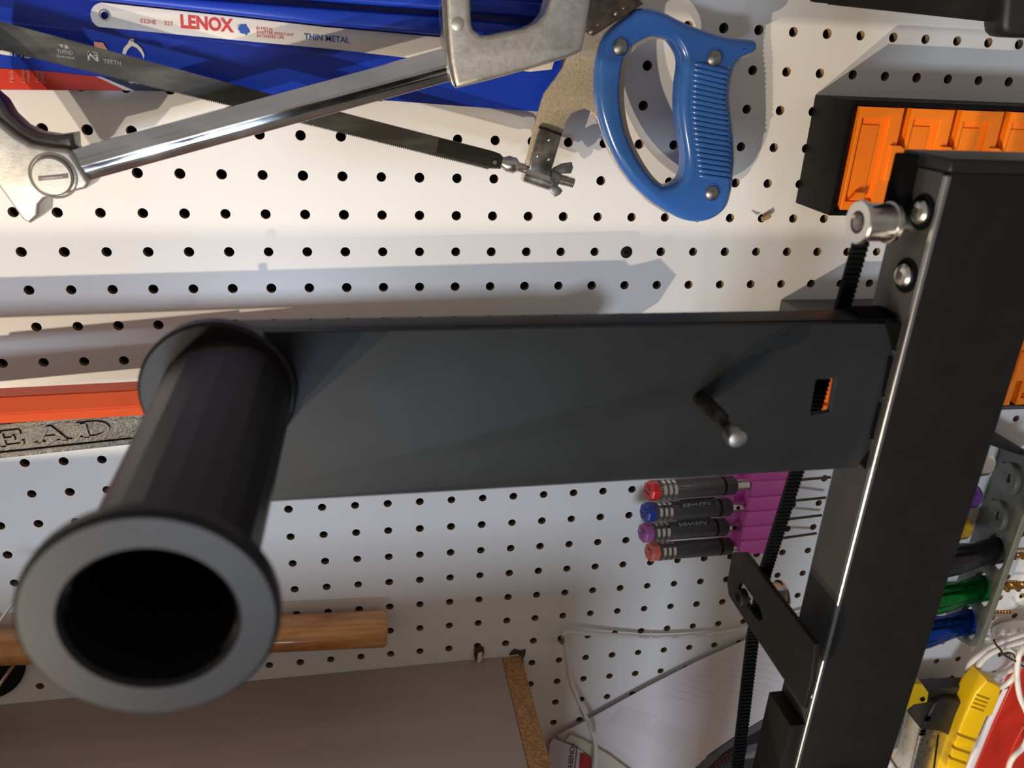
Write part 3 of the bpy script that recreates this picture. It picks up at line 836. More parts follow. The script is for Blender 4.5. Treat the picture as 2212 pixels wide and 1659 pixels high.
# ================================================================== BLACK SAW top right
ks = thing('black_saw', P(1950, 30, 0.04), 'black fine-toothed saw blade with a dark handle at the upper right corner', 'saw')
kb = [(1752, -60), (1752, 3), (1762, 5)] + toothed((1790, 8), (2166, 48), 110, 2.4) + [(2215, 54), (2300, 60), (2300, -60)]
shape('saw_blade', kb, F(0.040), .0012, M['bladeblack'], ks, smooth=False)
shape('handle', [(2176, -40), (2174, 10), (2170, 52), (2172, 68), (2181, 78), (2199, 81), (2230, 82), (2260, 60), (2260, -40)], F(0.050), .022, M['toolblack'], ks, .005, res=3)

# ================================================================== DRAWER RACKS
def rack(name, label, x0, zt_, zb_, depth, nd, pitch, cm, group, first=0.0045):
    t = thing(name, (x0 + nd * pitch / 2, -depth / 2, zb_), label, 'drawer rack', group)
    x1 = x0 + first * 2 + nd * pitch
    th = .0032
    box('side', (x0, -depth, zb_), (x0 + th, -0.0006, zt_), cm, t, .0005)
    box('side', (x1 - th, -depth, zb_), (x1, -0.0006, zt_), cm, t, .0005)
    box('top', (x0 + th, -depth, zt_ - th), (x1 - th, -0.0006, zt_), cm, t, .0004)
    box('bottom', (x0 + th, -depth, zb_), (x1 - th, -0.0006, zb_ + th), cm, t, .0004)
    box('back', (x0 + th, -.0030, zb_ + th), (x1 - th, -0.0006, zt_ - th), cm, t)
    H = zt_ - zb_ - 2 * th
    fd_ = F(depth - .0006)
    for k in range(nd):
        a = x0 + first + k * pitch
        b = a + pitch - .0060
        lo, hi = zb_ + th + .0006, zt_ - th - .0008
        d = box('drawer', (a, -depth + .0036, lo), (b, -.0045, hi), M['orange'], t, .0004)
        # front frame with a notch on its upper right, standing proud of the drawer
        loop = [(a, lo), (b, lo), (b, lo + H * .63), (b - .0004, hi), (a, hi)]
        win = [(a + .0024, lo + .006), (b - .0095, lo + .006), (b - .0095, hi - .0072), (a + .0024, hi - .0072)]
        shape_uv('drawer_front', [loop, win], fd_, .0034, M['orange'], d, .0004)
        pad = [(a + .0030, lo + .0095), (b - .0150, lo + .0095), (b - .0150, hi - .0115), (a + .0030, hi - .0115)]
        shape_uv('front_pad', [pad], F(depth - .0026), .0016, M['orange'], d, .0005)
        # finger ledge and stop tab
        shape_uv('finger_ledge', [[(a + .0040, lo + .0070), (a + .0150, lo + .0070), (a + .0150, lo + .0125), (a + .0085, lo + .0125)]], F(depth + .0016), .0030, M['orange'], d, .0004)
        if k < nd - 1:
            shape_uv('stop_tab', [[(b - .0055, lo + H * .30), (b + .0050, lo + H * .30), (b + .0050, lo + H * .60), (b + .0016, lo + H * .635), (b - .0055, lo + H * .635)]], F(depth + .0018), .0040, M['orange'], d, .0005)
        else:
            pass
    return t
rack('drawer_rack', 'black drawer rack with orange drawers, upper of the two racks', 0.5325, 0.0875, 0.0118, 0.0470, 6, 0.0383, M['case'], 'drawer racks', first=.0080)
r2 = rack('drawer_rack', 'dark grey drawer rack with orange drawers, mostly hidden behind the printer arm', 0.5355, -0.0634, -0.1440, 0.0480, 6, 0.0383, M['casegrey'], 'drawer racks', first=.0060)

# ================================================================== RED BAR AND IRON WRENCH at left
rb = thing('plastic_bar', P(150, 870, 0.07), 'orange-red plastic bar lying above the grey iron wrench', 'bar')
pa, pb = P(-160, 894, 0.0), P(336, 858, 0.0)
pa, pb = P(-640, 916, 0.078), P(1180, 818, 0.078)
body = bar_prism('body', pa, pb, [(-.012, -.009), (-.012, .0080), (.003, .0085), (.0085, -.0005), (.001, -.0098)], M['redbar'], rb, .0008)
lathe('moulding_mark', P(22, 897, 0.0835), (0, -1, -.7), [(-.001, .0026), (.0004, .0026), (.0006, .002)], M['redbar'], body, 14)
shape('end_rib', [(312, 846), (326, 845), (330, 856), (326, 872), (316, 876), (322, 862)], F(0.0868), .004, M['redbar'], body, .0008)

wr = thing('pipe_wrench', P(150, 960, 0.065), 'grey hammered iron wrench with raised lettering, handle emerging behind the spool tube', 'wrench')
fw_ = F(0.066)
hpx = [(-620, 988), (-220, 942), (0, 916), (170, 897), (330, 880), (560, 855), (800, 832), (1000, 815), (1000, 880), (800, 892), (560, 918), (330, 956), (170, 972), (0, 990), (-220, 1014), (-620, 1056)]
hb = shape('handle', hpx, fw_, .018, M['castiron'], wr, .0010)
def strip(name, a, b, wpx, d, th, mat, par):
    a0, b0 = a, b
    return shape(name, [(a[0], a[1]), (b[0], b[1]), (b[0], b[1] + wpx), (a[0], a[1] + wpx)], F(d), th, mat, par, .0004)
strip('raised_rim', (-200, 940), (330, 880), 11, 0.0675, .002, M['castiron'], hb)
strip('raised_rim', (-200, 1000), (330, 943), 12, 0.0675, .002, M['castiron'], hb)
# jaw end, hidden behind the printer arm (its shadow falls on the board above)
shape('jaw', [(1000, 812), (1120, 790), (1230, 770), (1290, 755), (1330, 790), (1290, 850), (1200, 900), (1140, 880), (1000, 884)], F(0.070), .026, M['castiron'], wr, .0015)
# raised serif letters
def letter(polys, px0, px1, hgt):
    fl2 = F(0.0672)
    A = Vector(fl2.uv(*px0)); B = Vector(fl2.uv(*px1))
    e = (B - A); w = e.length; e.normalize(); p = Vector((-e.y, e.x))
    p = Vector((p.x * 1.0, p.y))
    for q in polys:
        L2 = [A + e * (x * w) + p * (y * hgt) for x, y in q]
        shape_uv('raised_letter', [[(v.x, v.y) for v in L2]], fl2, .0016, M['castiron'], hb, .00015, smooth=False)
def arcs(cx, cy, rx, ry, th, a0, a1, n=10):
    o_ = [(cx + rx * math.cos(math.radians(a0 + (a1 - a0) * k / n)), cy + ry * math.sin(math.radians(a0 + (a1 - a0) * k / n))) for k in range(n + 1)]
    i_ = [(cx + (rx - th) * math.cos(math.radians(a1 - (a1 - a0) * k / n)), cy + (ry - th) * math.sin(math.radians(a1 - (a1 - a0) * k / n))) for k in range(n + 1)]
    return o_ + i_
HL = .0108
letter([[(.12, 0), (.32, 0), (.32, 1), (.12, 1)], [(0, 0), (.95, 0), (1, .3), (.9, .3), (.85, .12), (0, .12)], [(0, .88), (.83, .88), (.88, .7), (.98, .7), (.95, 1), (0, 1)], [(.32, .44), (.62, .44), (.62, .34), (.7, .34), (.7, .68), (.62, .68), (.62, .56), (.32, .56)]], (-4, 968), (54, 961), HL)
letter([[(.08, 0), (.2, 0), (.50, .82), (.80, 0), (.98, 0), (.60, 1), (.44, 1)], [(.27, .30), (.72, .30), (.70, .40), (.31, .40)], [(0, 0), (.30, 0), (.30, .08), (0, .08)], [(.62, 0), (1.05, 0), (1.05, .08), (.62, .08)]], (74, 959), (150, 951), HL)
letter([[(.12, 0), (.30, 0), (.30, 1), (.12, 1)], [(0, 0), (.55, 0), (.55, .1), (0, .1)], [(0, .9), (.55, .9), (.55, 1), (0, 1)], arcs(.50, .5, .46, .5, .13, -90, 90)], (172, 948), (244, 940), HL)
letter([arcs(.5, .5, .5, .5, .12, 0, 180), arcs(.5, .5, .5, .5, .12, 180, 360)], (302, 934), (364, 927), HL)

# ================================================================== WOODEN HANDLE, DISC AND HOOKS lower left
wd = thing('wooden_handle', P(400, 1400, 0.03), 'varnished wooden tool handle hung level above the cabinet, behind the spool tube', 'tool handle')
a, b = P(-260, 1410, 0.0185), P(836, 1357.5, 0.0185)
e = (b - a).normalized(); LL = (b - a).length
lathe('shaft', a, e, [(0, .0135), (LL * .3, .0140), (LL * .7, .0146), (LL - .004, .0150), (LL - .0015, .0145), (LL, .0128)], M['wood'], wd, 28, flute=lambda t, a_: 1 + .05 * math.cos(2 * a_), angle=1.0)
dk = tag(lathe('rubber_disc', P(-62, 1437, 0.004), (0, -1, 0), [(-.0035, .0355), (-.003, .0372), (-.0005, .0372), (.0, .0350), (.0002, .010)], M['rubber'], None, 40), 'round black rubber disc hung on the board behind the wooden handle', 'disc')
def hook(px_, tip, label):
    t = P(px_[0], px_[1], -0.004)
    q = P(px_[0], px_[1] + 3, 0.003)
    e_ = Vector((tip[0], tip[1], tip[2]))
    o = tube('peg_hook', [t, P(px_[0], px_[1], 0.0), q, q + (e_ - q) * 0.12 + Vector((0, 0, -.002)), q + (e_ - q) * .5, e_], .0012, M['steel'], None, 8, 3)
    return tag(o, label, 'hook', 'wire peg hooks')
g1 = F(0.10).px(-60, 1424)
hook((98, 1203), F(0.075).px(-30, 1382), 'bent wire peg hook slanting down above the wooden handle')
hook((62, 1385), F(0.075).px(-30, 1521), 'wire peg hook slanting down below the wooden handle, across the black disc')

# ================================================================== HEX DRIVERS in a magenta holder
hl = thing('driver_holder', P(1640, 1198, 0.02), 'magenta printed plastic holder gripping four small hex drivers', 'tool holder')
xh0, xh1 = F(0.038).px(1624, 1060).x, F(0.038).px(1706, 1060).x
zt_h, zb_h = F(0.038).px(1640, 1010).z, F(0.038).px(1620, 1197).z
box('body', (xh0 + .002, -.0365, zb_h), (xh1, -.0006, zt_h), M['pink'], hl, .0008)
shape('left_lip', [(1592, 1024), (1612, 1041), (1608, 1075), (1600, 1120), (1594, 1150), (1586, 1193), (1575, 1190), (1586, 1120), (1584, 1060)], F(0.024), .022, M['pink'], hl, .0012)
for k, (y0, y1) in enumerate(((1012, 1036), (1041, 1071), (1075, 1102), (1106, 1134), (1138, 1164), (1168, 1196))):
    f_ = F(0.0385)
    xo = (0, -1, -3, -6, -10, -14)[k]
    za_, zb2 = f_.px(1640, y1).z, f_.px(1640, y0).z
    shape_uv('front_panel', [[(xh0 - .001, za_), (xh1 - .0010, za_), (xh1 - .0010, zb2), (xh0 - .001, zb2)]], f_, .004, M['pink'], hl, .0007)
    for j in range(3):
        zz = za_ + (zb2 - za_) * (.18 + .13 * j)
        shape_uv('moulded_rib', [[(xh0 + .001, zz), (xh0 + .017, zz), (xh0 + .017, zz + .0006), (xh0 + .001, zz + .0006)]], F(0.0390), .0012, M['pink'], hl, .0001)

def driver(cap, capmat, g0, g1, sh0, sh1, size, label, d, tag_text=None, rad=.0077):
    A, B = F(d + .012).px(*g0), F(d).px(g1[0] - 7, g1[1])
    S1 = F(max(.006, d - .024)).px(*sh1)
    t = thing('hex_driver', A, label, 'driver', 'small hex drivers')
    e_ = (B - A).normalized(); L_ = (B - A).length
    # cap: eight-sided
    lc_ = .0062
    cp = lathe('cap', A - e_ * max(lc_, .006), e_, [(-.0006, rad * .93), (.0006, rad * 1.04), (max(lc_, .006), rad * 1.04)], capmat, t, 8, a0=math.pi / 8, smooth=False)
    fc = A - e_ * (max(lc_, .006) + .0009)
    uu = Vector((0, 0, 1)).cross(-e_) if False else e_.cross(Vector((0, 0, 1)))
    fr_c = Frame(fc, uu if uu.y < 0 else -uu, Vector((0, 0, 1)))
    # text runs upwards on the end face
    cu2 = bpy.data.curves.new('tmp', 'FONT'); cu2.body = size; cu2.size = .0085; cu2.offset = .0
    ob2 = bpy.data.objects.new('tmp', cu2); me2 = bpy.data.meshes.new_from_object(ob2)
    bpy.data.objects.remove(ob2); bpy.data.curves.remove(cu2)
    xs = [v.co.x for v in me2.vertices]; ys = [v.co.y for v in me2.vertices]
    mx, my = (min(xs) + max(xs)) / 2, (min(ys) + max(ys)) / 2
    for v in me2.vertices:
        a_, b_ = v.co.x - mx, v.co.y - my
        an = math.radians(75)
        v.co = fr_c.at(a_ * math.cos(an) - b_ * math.sin(an), a_ * math.sin(an) + b_ * math.cos(an), .0001)
    fin('lettering', me2, M['blackink'], cp, False)
    g = lathe('grip', A, e_, [(0, rad), (.0025, rad), (.018, rad * .96), (L_ - .013, rad * .96), (L_ - .0128, rad * .88), (L_ - .0105, rad * .88), (L_ - .0103, rad * .97), (L_ - .001, rad * .97), (L_, rad * .85)], M['knurl'], t, 28)
    for k in range(3):
        q = .0028 + k * .0047
        ring('bright_ring', A + e_ * q, e_, [(0, rad * .9), (0, rad * 1.02), (.0028, rad * 1.02), (.0028, rad * .9)], M['steel'], t, 28)
    lathe('black_band', A + e_ * (L_ - .0128), e_, [(0, rad * .955), (.0022, rad * .955)], M['rubber'], t, 28)
    lathe('collar', B, e_, [(-.001, .0050), (.0125, .0050)], M['steel'], t, 20)
    lathe('shaft', B, (S1 - B), [(0, .0012), ((S1 - B).length, .0012)], M['bronze'], t, 12)
    if tag_text:
        p0, p1, q0, q1 = tag_text
        nn = e_.cross(Vector((0, 0, 1))); nn = nn if nn.y < 0 else -nn
        fz_ = Frame((A + B) / 2 + nn * (rad * 1.01) , e_, Vector((0, 0, 1)))
        lb = shape('name_plate', [(p0[0], p0[1] - 9), (p1[0], p1[1] - 9), (p1[0], p1[1] + 7), (p0[0], p0[1] + 7)], fz_, .0018, M['blackink'], t, .0003)
        text('lettering', 'NEEWER', q0, q1, fz_, M['greyink'], lb, tall=.0030)
        lathe('cross_hole', B + e_ * .006 + nn * .0046 + Vector((0, 0, .0015)), nn, [(0, .0017), (.0006, .0017)], M['darkhole'], t, 12)
    return t
driver((1397, 1060), M['capred'], (1417, 1059), (1591, 1048), (1610, 1046), (1793, 1031), '3.0', 'hex driver with a bright red cap, topmost in the magenta holder', .0375)
driver((1391, 1107), M['capblue'], (1408, 1106), (1581, 1095), (1596, 1093), (1783, 1075), '2.5', 'hex driver with a dark blue cap, second from the top', .0325,
       ((1472, 1091), (1545, 1085), (1535, 1083), (1474, 1088)))
driver((1386, 1151), M['cappurple'], (1403, 1150), (1573, 1138), (1588, 1136), (1774, 1113), '2.0', 'hex driver with a purple cap, third from the top', .0275,
       ((1464, 1132), (1536, 1126), (1526, 1125), (1466, 1130)))
driver((1398, 1193), M['capsalmon'], (1417, 1191), (1582, 1179), (1600, 1177), (1763, 1152), '1.5', 'hex driver with a salmon cap, lowest in the magenta holder', .0225)

# ================================================================== WHITE CABLE on the board (left)
fc_ = 0.006
pts = [P(1780, 1310, .006), P(1700, 1334, .006), P(1611, 1356, .006), (P(1530, 1370, .006)), P(1448, 1376, .006), P(1394, 1376, .006), P(1313, 1371, .007), P(1250, 1367, .009), P(1226, 1366, .011), P(1218, 1374, .012), P(1221, 1392, .011), P(1226, 1431, .010), P(1234, 1477, .011), P(1256, 1529, .016), P(1277, 1575, .022), P(1286, 1608, .026), P(1285, 1659, .030), P(1278, 1730, .034)]
ca = thing('cable', pts[8], 'thin white cable running along the board and bending down over the papers', 'cable')
tube('sheath', pts, .0021, M['cable'], ca, 10, 5)
tube('holding_screw', [P(1207, 1386, -.003), P(1210, 1386, .004), P(1214, 1390, .010), P(1217, 1384, .016), P(1214, 1376, .018)], .0013, M['zinc'], ca, 8, 4)
def print_line(par, s, a, b, d, tall):
    text('lettering', s, a, b, F(d), M['blackink'], par, tall=tall)
print_line(ca, 'E3CHR8', (1381, 1377), (1401, 1378), .0083, .0012)
print_line(ca, 'AWM', (1409, 1378), (1425, 1378), .0083, .0010)
print_line(ca, '2464', (1451, 1378), (1467, 1377), .0083, .0010)
print_line(ca, '22AWG', (1503, 1375), (1526, 1372), .0083, .0010)
print_line(ca, '2464', (1249, 1531), (1259, 1547), .0195, .0014)
print_line(ca, '22AWG', (1267, 1554), (1281, 1581), .0245, .0014)

# ================================================================== PAPERS lower middle
fpg = F(0.0062)
pgpx = [(1205, 1588), (1258, 1561), (1394, 1486), (1502, 1431), (1611, 1382), (1650, 1366), (1720, 1440), (1700, 1500), (1665, 1541), (1616, 1569), (1584, 1589), (1530, 1628), (1470, 1674), (1420, 1720), (1340, 1720), (1240, 1660)]
pg = thing('paper_stack', P(1450, 1600, .012), 'slanting stack of thin white printed sheets resting against the pegboard', 'papers')
shape('top_sheet', pgpx, fpg, .0006, M['paper'], pg, smooth=False)
for k in range(3):
    shape('sheet', [(p[0] + 2 * k + 2, p[1] + 1.5 * k + 1) for p in pgpx], F(0.0054 - .0008 * k), .0006, M['paper'], pg, smooth=False)
for q in ([(1342, 1526), (1420, 1547), (1388, 1582), (1312, 1560)], [(1424, 1556), (1500, 1590), (1450, 1626), (1388, 1584)]):
    shape('picture_print', q, F(0.0064), .0002, M['papergrey'], pg, smooth=False)
for k in range(9):
    x0, y0 = 1435 + k * 17, 1498 - k * 11
    shape('text_line', [(x0, y0), (x0 + 150, y0 + 42), (x0 + 148, y0 + 45), (x0 - 2, y0 + 3)], F(0.0064), .0002, M['papergrey'], pg, smooth=False)
mg = thing('magazine', P(1560, 1650, .006), 'dark covered magazine under the white sheets, partly behind the belt', 'magazine')
shape('curled_page', [(1480, 1690), (1530, 1630), (1584, 1592), (1616, 1572), (1668, 1541), (1664, 1556), (1640, 1577), (1611, 1594), (1560, 1628), (1500, 1690)], F(0.0046), .0008, M['slate'], mg, .0002)
shape('cover', [(1480, 1720), (1520, 1640), (1600, 1590), (1680, 1540), (1720, 1600), (1700, 1720)], F(0.0030), .0024, M['ink_cover'], mg, .0004)
text('lettering', 'AUTO', (1545, 1658), (1592, 1636), F(0.0032), M['dullred'], mg, tall=.012)
shape('cover_panel', [(1616, 1610), (1660, 1600), (1650, 1634), (1606, 1640)], F(0.0034), .0003, M['slate'], mg, smooth=False)
# bag with label
bg = thing('label_bag', P(1240, 1659, .02), 'clear bag holding a white and red printed label beside the chipboard edge', 'bag')
shape('label_card', [(1188, 1606), (1196, 1598), (1232, 1611), (1260, 1624), (1262, 1720), (1178, 1720)], F(0.0125), .0014, M['lilac'], bg, .0003)
text('lettering', 'WORKBENCH', (1233, 1690), (1243, 1606), F(0.0127), M['blackink'], bg, bold=.01, tall=.0050)
shape('underline', [(1237, 1690), (1246, 1612), (1248, 1612), (1239, 1690)], F(0.0129), .0003, M['blackink'], bg, smooth=False)
shape('red_block', [(1253, 1626), (1260, 1628), (1279, 1640), (1276, 1700), (1248, 1700)], F(0.0130), .0010, M['capred'], bg, .0002)
shape('ivory_strip', [(1233, 1588), (1262, 1600), (1320, 1634), (1375, 1676), (1350, 1690), (1300, 1650), (1250, 1615), (1222, 1600)], F(0.0105), .0008, M['ivory'], bg, .0002)
shape('film', [(1176, 1606), (1205, 1583), (1238, 1578), (1296, 1612), (1372, 1662), (1385, 1720), (1168, 1720)], F(0.0146), .0006, M['film'], bg, .0001)

# ================================================================== GREY HOLDER WITH DRILL HANDLES (right)
fo = F(0.056).px(2103, 1395)
FG = Frame(fo, Vector((-0.30, -1.0, 0)), Vector((0, 0, 1)))
gh = thing('drill_holder', fo, 'grey plastic upright holder with round sockets for coloured drill handles', 'tool holder')
gpx = [(2096, 1392), (2103, 1395), (2110, 1390), (2160, 1245), (2214, 1085), (2240, 1010), (2212, 988), (2143, 961), (2110, 950), (2070, 1040), (2040, 1120), (2022, 1200), (2020, 1290), (2036, 1352), (2070, 1376)]
hs = [((2150, 1192), 31), ((2119, 1273), 31), ((2090, 1345), 31)]
hol = []
for (u, v), r_ in hs:
    a, b = FG.uv(u, v)
    hol.append((a, b))
plate = shape_uv('socket_plate', [[FG.uv(*p) for p in gpx]] + [disc(.0160, 28, a, b) for a, b in hol], FG, .006, M['grey'], gh, .0008)
shape('front_rim', [(2103, 1397), (2112, 1392), (2166, 1240), (2222, 1080), (2216, 1078), (2158, 1240), (2100, 1388)], FG.back(-.0015), .005, M['grey'], gh, .0006)
shape('top_rim', [(2142, 958), (2214, 985), (2214, 992), (2142, 966)], FG.back(-.0015), .008, M['grey'], gh, .0008)
shape('bottom_web', [(2036, 1362), (2044, 1356), (2100, 1390), (2094, 1396)], FG.back(.004), .006, M['grey'], gh, .0008)
shape('back_wing', [(2132, 936), (2150, 934), (2260, 1000), (2240, 1010), (2212, 987), (2140, 962)], F(.030), .03, M['toolblack'], gh, .0006)
for (u, v), rr in (((2186, 1034), .0145), ((2161, 1114), .0140)):
    a, b = FG.uv(u, v)
    shape_uv('socket_hub', [disc(rr, 32, a, b), disc(.0040, 16, a + .0022, b + .001)], FG.back(-.0045), .006, M['grey'], gh, .0012, res=3)
    shape_uv('hub_eye', [disc(.0039, 16, a + .0022, b + .001)], FG.back(-.0010), .001, M['plug'], gh)
    shape_uv('hub_key', [[(a - rr - .0030, b + .004), (a - rr + .001, b + .004), (a - rr + .001, b + .0075), (a - rr - .0030, b + .0075)]], FG.back(-.0030), .004, M['grey'], gh, .0004)
def handle(u, v, mat, label, r_=.0125, length=.10, deep=0.004):
    c_ = FG.px(u, v)
    t = thing('hand_drill', c_, label, 'hand drill', 'metallic hand drills')
    prof = [(-.012, r_ * .9), (0, r_ * .96), (.010, r_ * .90), (.022, r_ * .86), (.036, r_ * 1.0), (.050, r_ * 1.12), (.075, r_ * 1.15), (length - .004, r_ * 1.1), (length, r_ * .9)]
    def flu(tt, a_):
        k = min(1, max(0, (tt - .016) / .02))
        return 1 - .09 * k * (max(0, math.cos(6 * a_)) ** 2)
    pr2 = []
    for (a, b), (c2, d2) in zip(prof[:-1], prof[1:]):
        for j in range(4): pr2.append((a + (c2 - a) * j / 4, b + (d2 - b) * j / 4))
    pr2.append(prof[-1])
    lathe('grip', c_, (-1, -0.12, -0.02), pr2, mat, t, 48, flute=flu, angle=1.0)
    return t
handle(2150, 1190, M['hblack'], 'black metallic drill handle with fluted grip, above the green one')
handle(2119, 1272, M['hgreen'], 'green metallic drill handle with fluted grip')
handle(2090, 1345, M['hblue'], 'blue metallic drill handle with fluted grip, lowest in the grey holder')
def back_handle(u, v, mat, label):
    t = thing('hand_drill', P(u, v, .055), label, 'hand drill', 'metallic hand drills')
    A = P(u, v, .056)
    lathe('grip', A, (-1, 0.05, 0), [(-.004, .008), (0, .0105), (.010, .0115), (.040, .0125), (.07, .0115), (.074, .009)], mat, t, 32, flute=lambda tt, a_: 1 - .08 * max(0, math.cos(6 * a_)) ** 2, angle=1.0)
back_handle(2126, 1000, M['hsilver'], 'silver metallic drill handle at the top of the grey holder')
back_handle(2100, 1070, M['hpurple'], 'purple metallic drill handle, below the silver one')
back_handle(2080, 1138, M['hyellow'], 'yellow metallic drill handle peeping above the black one')
def twist_bit(a, b, rr, turns, label):
    A, B = Vector(a), Vector(b)
    L_ = (B - A).length
    nst = int(turns * 14)
    prof = [(L_ * k / nst, rr * (1 if k < nst - 2 else (.7 if k < nst else .15))) for k in range(nst + 1)]
    d_, u_, w_ = axes(B - A)
    V, Fc = [], []
    n = 10
    for i, (t, q) in enumerate(prof):
        ph = 2 * math.pi * turns * t / L_
        for k in range(n):
            an = 2 * math.pi * k / n
            fl = 1 - .55 * abs(math.sin(an)) ** 2
            x, y = q * math.cos(an), q * fl * math.sin(an)
            V.append(A + d_ * t + u_ * (x * math.cos(ph) - y * math.sin(ph)) + w_ * (x * math.sin(ph) + y * math.cos(ph)))
    for i in range(len(prof) - 1):
        for k in range(n):
            k2 = (k + 1) % n
            Fc.append((i * n + k, i * n + k2, (i + 1) * n + k2, (i + 1) * n + k))
    Fc.append(tuple(range(n))); Fc.append(tuple((len(prof) - 1) * n + k for k in range(n)))
    return tag(raw('drill_bit', V, Fc, M['copper'], None, True, 1.0), label, 'drill bit', 'copper brown drill bits')
DB2 = .036
for a, b, rr, tn_, lab in (((2192, 1133), (2290, 1126), .0024, 4, 'copper brown twist drill bit at the frame edge, highest on the grey holder'),
                           ((2175, 1186), (2300, 1184), .0014, 9, 'thin copper drill bit just above the thick upper bit'),
                           ((2170, 1202), (2300, 1198), .0036, 4, 'thick copper brown twist bit level with the black handle'),
                           ((2150, 1256), (2200, 1257), .0016, 4, 'thin short copper bit just above the thick bit beside the green handle'),
                           ((2145, 1269), (2300, 1262), .0052, 3.4, 'thickest copper brown twist bit, beside the green handle'),
                           ((2120, 1323), (2186, 1322), .0020, 5, 'thin copper twist bit beside the blue handle, lowest of all')):
    twist_bit(P(*a, DB2), P(*b, DB2), rr, tn_, lab)

# ================================================================== COILED WHITE CORD (right)
def pth(l, d): return [P(u, v, d if not isinstance(d, list) else d[i]) for i, (u, v) in enumerate(l)]
cc = thing('coiled_cord', P(2150, 1480, .03), 'coiled white power cord bound with a black twist tie at the right edge', 'cord')
tube('loop', pth([(2230, 1364), (2159, 1388), (2123, 1410), (2098, 1431), (2090, 1451), (2097, 1470), (2116, 1484), (2145, 1488), (2174, 1478), (2193, 1458), (2200, 1435), (2194, 1412), (2178, 1401), (2160, 1402)], [.030, .030, .030, .028, .025, .022, .019, .018, .019, .022, .026, .030, .030, .030]), .0027, M['cable'], cc, 12, 5)
tube('loop', pth([(2235, 1376), (2165, 1399), (2133, 1416), (2115, 1437), (2115, 1450), (2130, 1459), (2159, 1456), (2193, 1443), (2235, 1424)], .034), .0027, M['cable'], cc, 12, 5)
tube('tail', pth([(2212, 1398), (2201, 1416), (2197, 1450), (2199, 1482), (2205, 1510), (2218, 1540), (2225, 1570), (2212, 1611), (2190, 1634), (2179, 1660), (2174, 1720)], [.038, .040, .042, .048, .050, .052, .052, .054, .056, .056, .056]), .0027, M['cable'], cc, 12, 5)
tube('short_lead', pth([(2113, 1372), (2125, 1377), (2145, 1379), (2165, 1376)], .022), .0022, M['cable'], cc, 10, 4)
lathe('plug', P(2172, 1372, .012), (.35, -.1, .12), [(-.012, .004), (-.008, .010), (0, .0125), (.012, .0130), (.020, .012), (.023, .008)], M['plug'], cc, 24, angle=1.0)
text('lettering', 'SHENG', (2186, 1376), (2212, 1366), F(.0330), M['greyink'], cc, tall=.0022)
text('lettering', 'AWM', (2186, 1389), (2201, 1382), F(.0371), M['greyink'], cc, tall=.0020)
text('lettering', 'E464', (2132, 1410), (2146, 1402), F(.0330), M['greyink'], cc, tall=.0020)
tube('twist_tie', pth([(2147, 1383), (2152, 1393), (2162, 1404), (2166, 1412), (2178, 1420), (2193, 1428), (2208, 1438), (2222, 1445)], .0405), .0011, M['tie'], cc, 8, 3)
tube('twist_tie', pth([(2162, 1404), (2168, 1413), (2180, 1410), (2190, 1414), (2192, 1421)], .0408), .0009, M['tie'], cc, 8, 3)

# ================================================================== RED CASE and YELLOW STAPLE GUN (lower right)
rc = thing('red_case', P(2170, 1659, .02), 'red enamelled case with a pale front edge in the lower right corner', 'case')
shape('body', [(2330, 1380), (2212, 1440), (2188, 1476), (2150, 1560), (2112, 1650), (2085, 1720), (2330, 1720)], F(.011), .010, M['redcase'], rc, .0012)
shape('pale_edge', [(2172, 1490), (2178, 1488), (2145, 1560), (2110, 1645), (2088, 1700), (2075, 1700), (2100, 1640), (2135, 1560)], F(.0130), .003, M['lilac'], rc, .0003)
shape('raised_panel', [(2330, 1560), (2212, 1570), (2196, 1600), (2170, 1660), (2150, 1720), (2330, 1720)], F(.0130), .003, M['redcase'], rc, .0012)

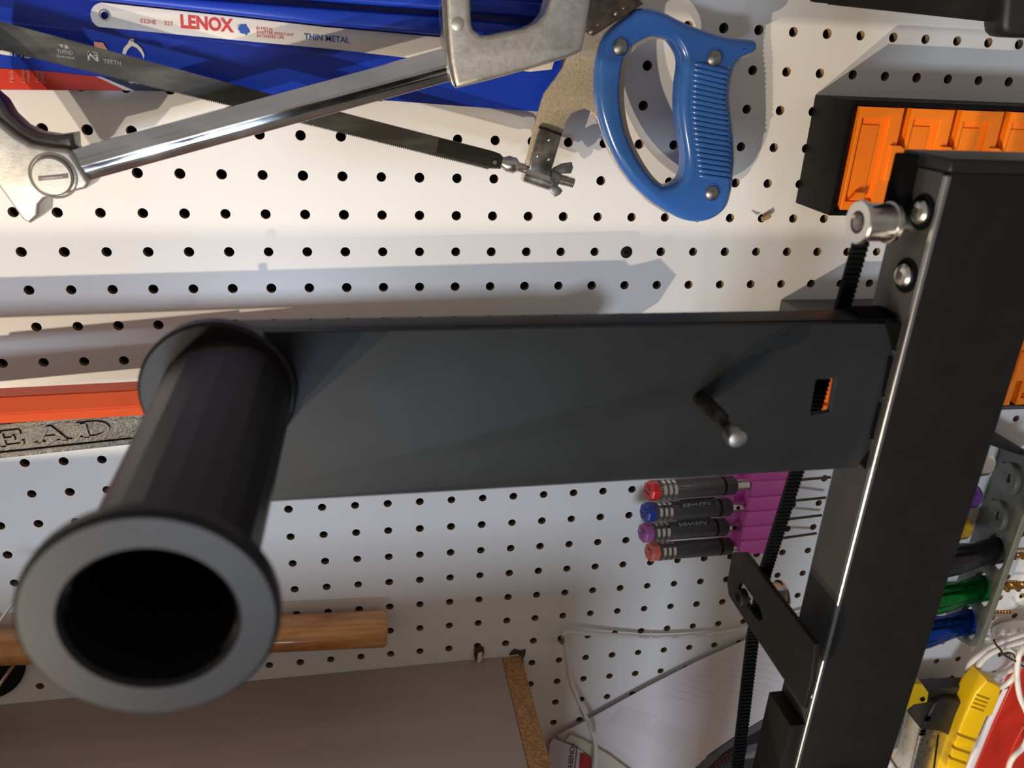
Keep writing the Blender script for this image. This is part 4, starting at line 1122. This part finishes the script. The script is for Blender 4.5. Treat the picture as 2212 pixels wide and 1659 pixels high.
sg = thing('staple_gun', P(2010, 1659, .03), 'yellow and black hand stapler with a brushed steel body beside the printer post', 'stapler')
shape('lower_handle', [(1969, 1478), (1993, 1478), (2007, 1497), (2004, 1518), (1975, 1523), (1957, 1536), (1946, 1562), (1925, 1633), (1911, 1680), (1895, 1720), (1870, 1720), (1880, 1660), (1920, 1530), (1945, 1482)], F(.040), .020, M['yellow'], sg, .0015)
pin = F(.041).px(1993, 1511)
lathe('roll_pin', pin, (0, -1, 0), [(-.001, .0024), (.0006, .0024), (.0006, .0012), (-.0006, .0012)], M['rubber'], sg, 14)
shape('link_bar', [(1996, 1489), (2040, 1486), (2077, 1483), (2097, 1484), (2106, 1493), (2106, 1512), (2090, 1530), (2045, 1519), (1998, 1520)], F(.034), .014, M['toolblack'], sg, .0015)
shape('steel_body', [(2006, 1545), (2030, 1530), (2078, 1560), (2062, 1605), (2045, 1660), (2030, 1720), (1950, 1720), (1970, 1660), (1989, 1583)], F(.040), .026, M['toolchrome'], sg, .0030, res=3)
shape('body_cover', [(2019, 1521), (2046, 1512), (2098, 1516), (2096, 1540), (2080, 1562), (2070, 1600), (2030, 1582), (1992, 1578), (2004, 1549)], F(.0415), .026, M['toolblack'], sg, .0030, res=3)
for q in ((2003, 1551), (2001, 1556), (1992, 1581), (1990, 1587)):
    shape('vent_slot', [(q[0] - 2, q[1]), (q[0] + 9, q[1] - 2), (q[0] + 9, q[1] + 1), (q[0] - 2, q[1] + 3)], F(.0424), .002, M['darkhole'], sg)
shape('seam', [(2026, 1588), (2029, 1588), (2012, 1720), (2008, 1720)], F(.0404), .001, M['rubber'], sg)
yh = shape('squeeze_handle', [(2133, 1470), (2164, 1484), (2161, 1503), (2144, 1547), (2133, 1549), (2120, 1580), (2105, 1611), (2088, 1660), (2068, 1720), (2028, 1720), (2047, 1659), (2062, 1611), (2079, 1562), (2101, 1514), (2110, 1497)], F(.052), .022, M['yellow'], sg, .0022, res=3)
for k in range(4):
    x, y = 2112 - k * 4.2, 1503 + k * 8.5
    shape('grip_rib', [(x, y), (x + 26, y + 9), (x + 25, y + 12.5), (x - 1.5, y + 3.5)], F(.0536), .003, M['yellow'], yh, .0006)
for k, (x, y) in enumerate(((2078, 1590), (2066, 1618), (2058, 1640))):
    shape('grip_step', [(x - 6, y), (x + 30, y + 12), (x + 24, y + 26), (x - 12, y + 14)], F(.0545), .004, M['yellow'], yh, .0010)
a, b = F(.043).px(1922, 1635), F(.043).px(1958, 1690)
lathe('spring_rod', a, (b - a), [(0, .0016), ((b - a).length, .0016)], M['steel'], sg, 10)
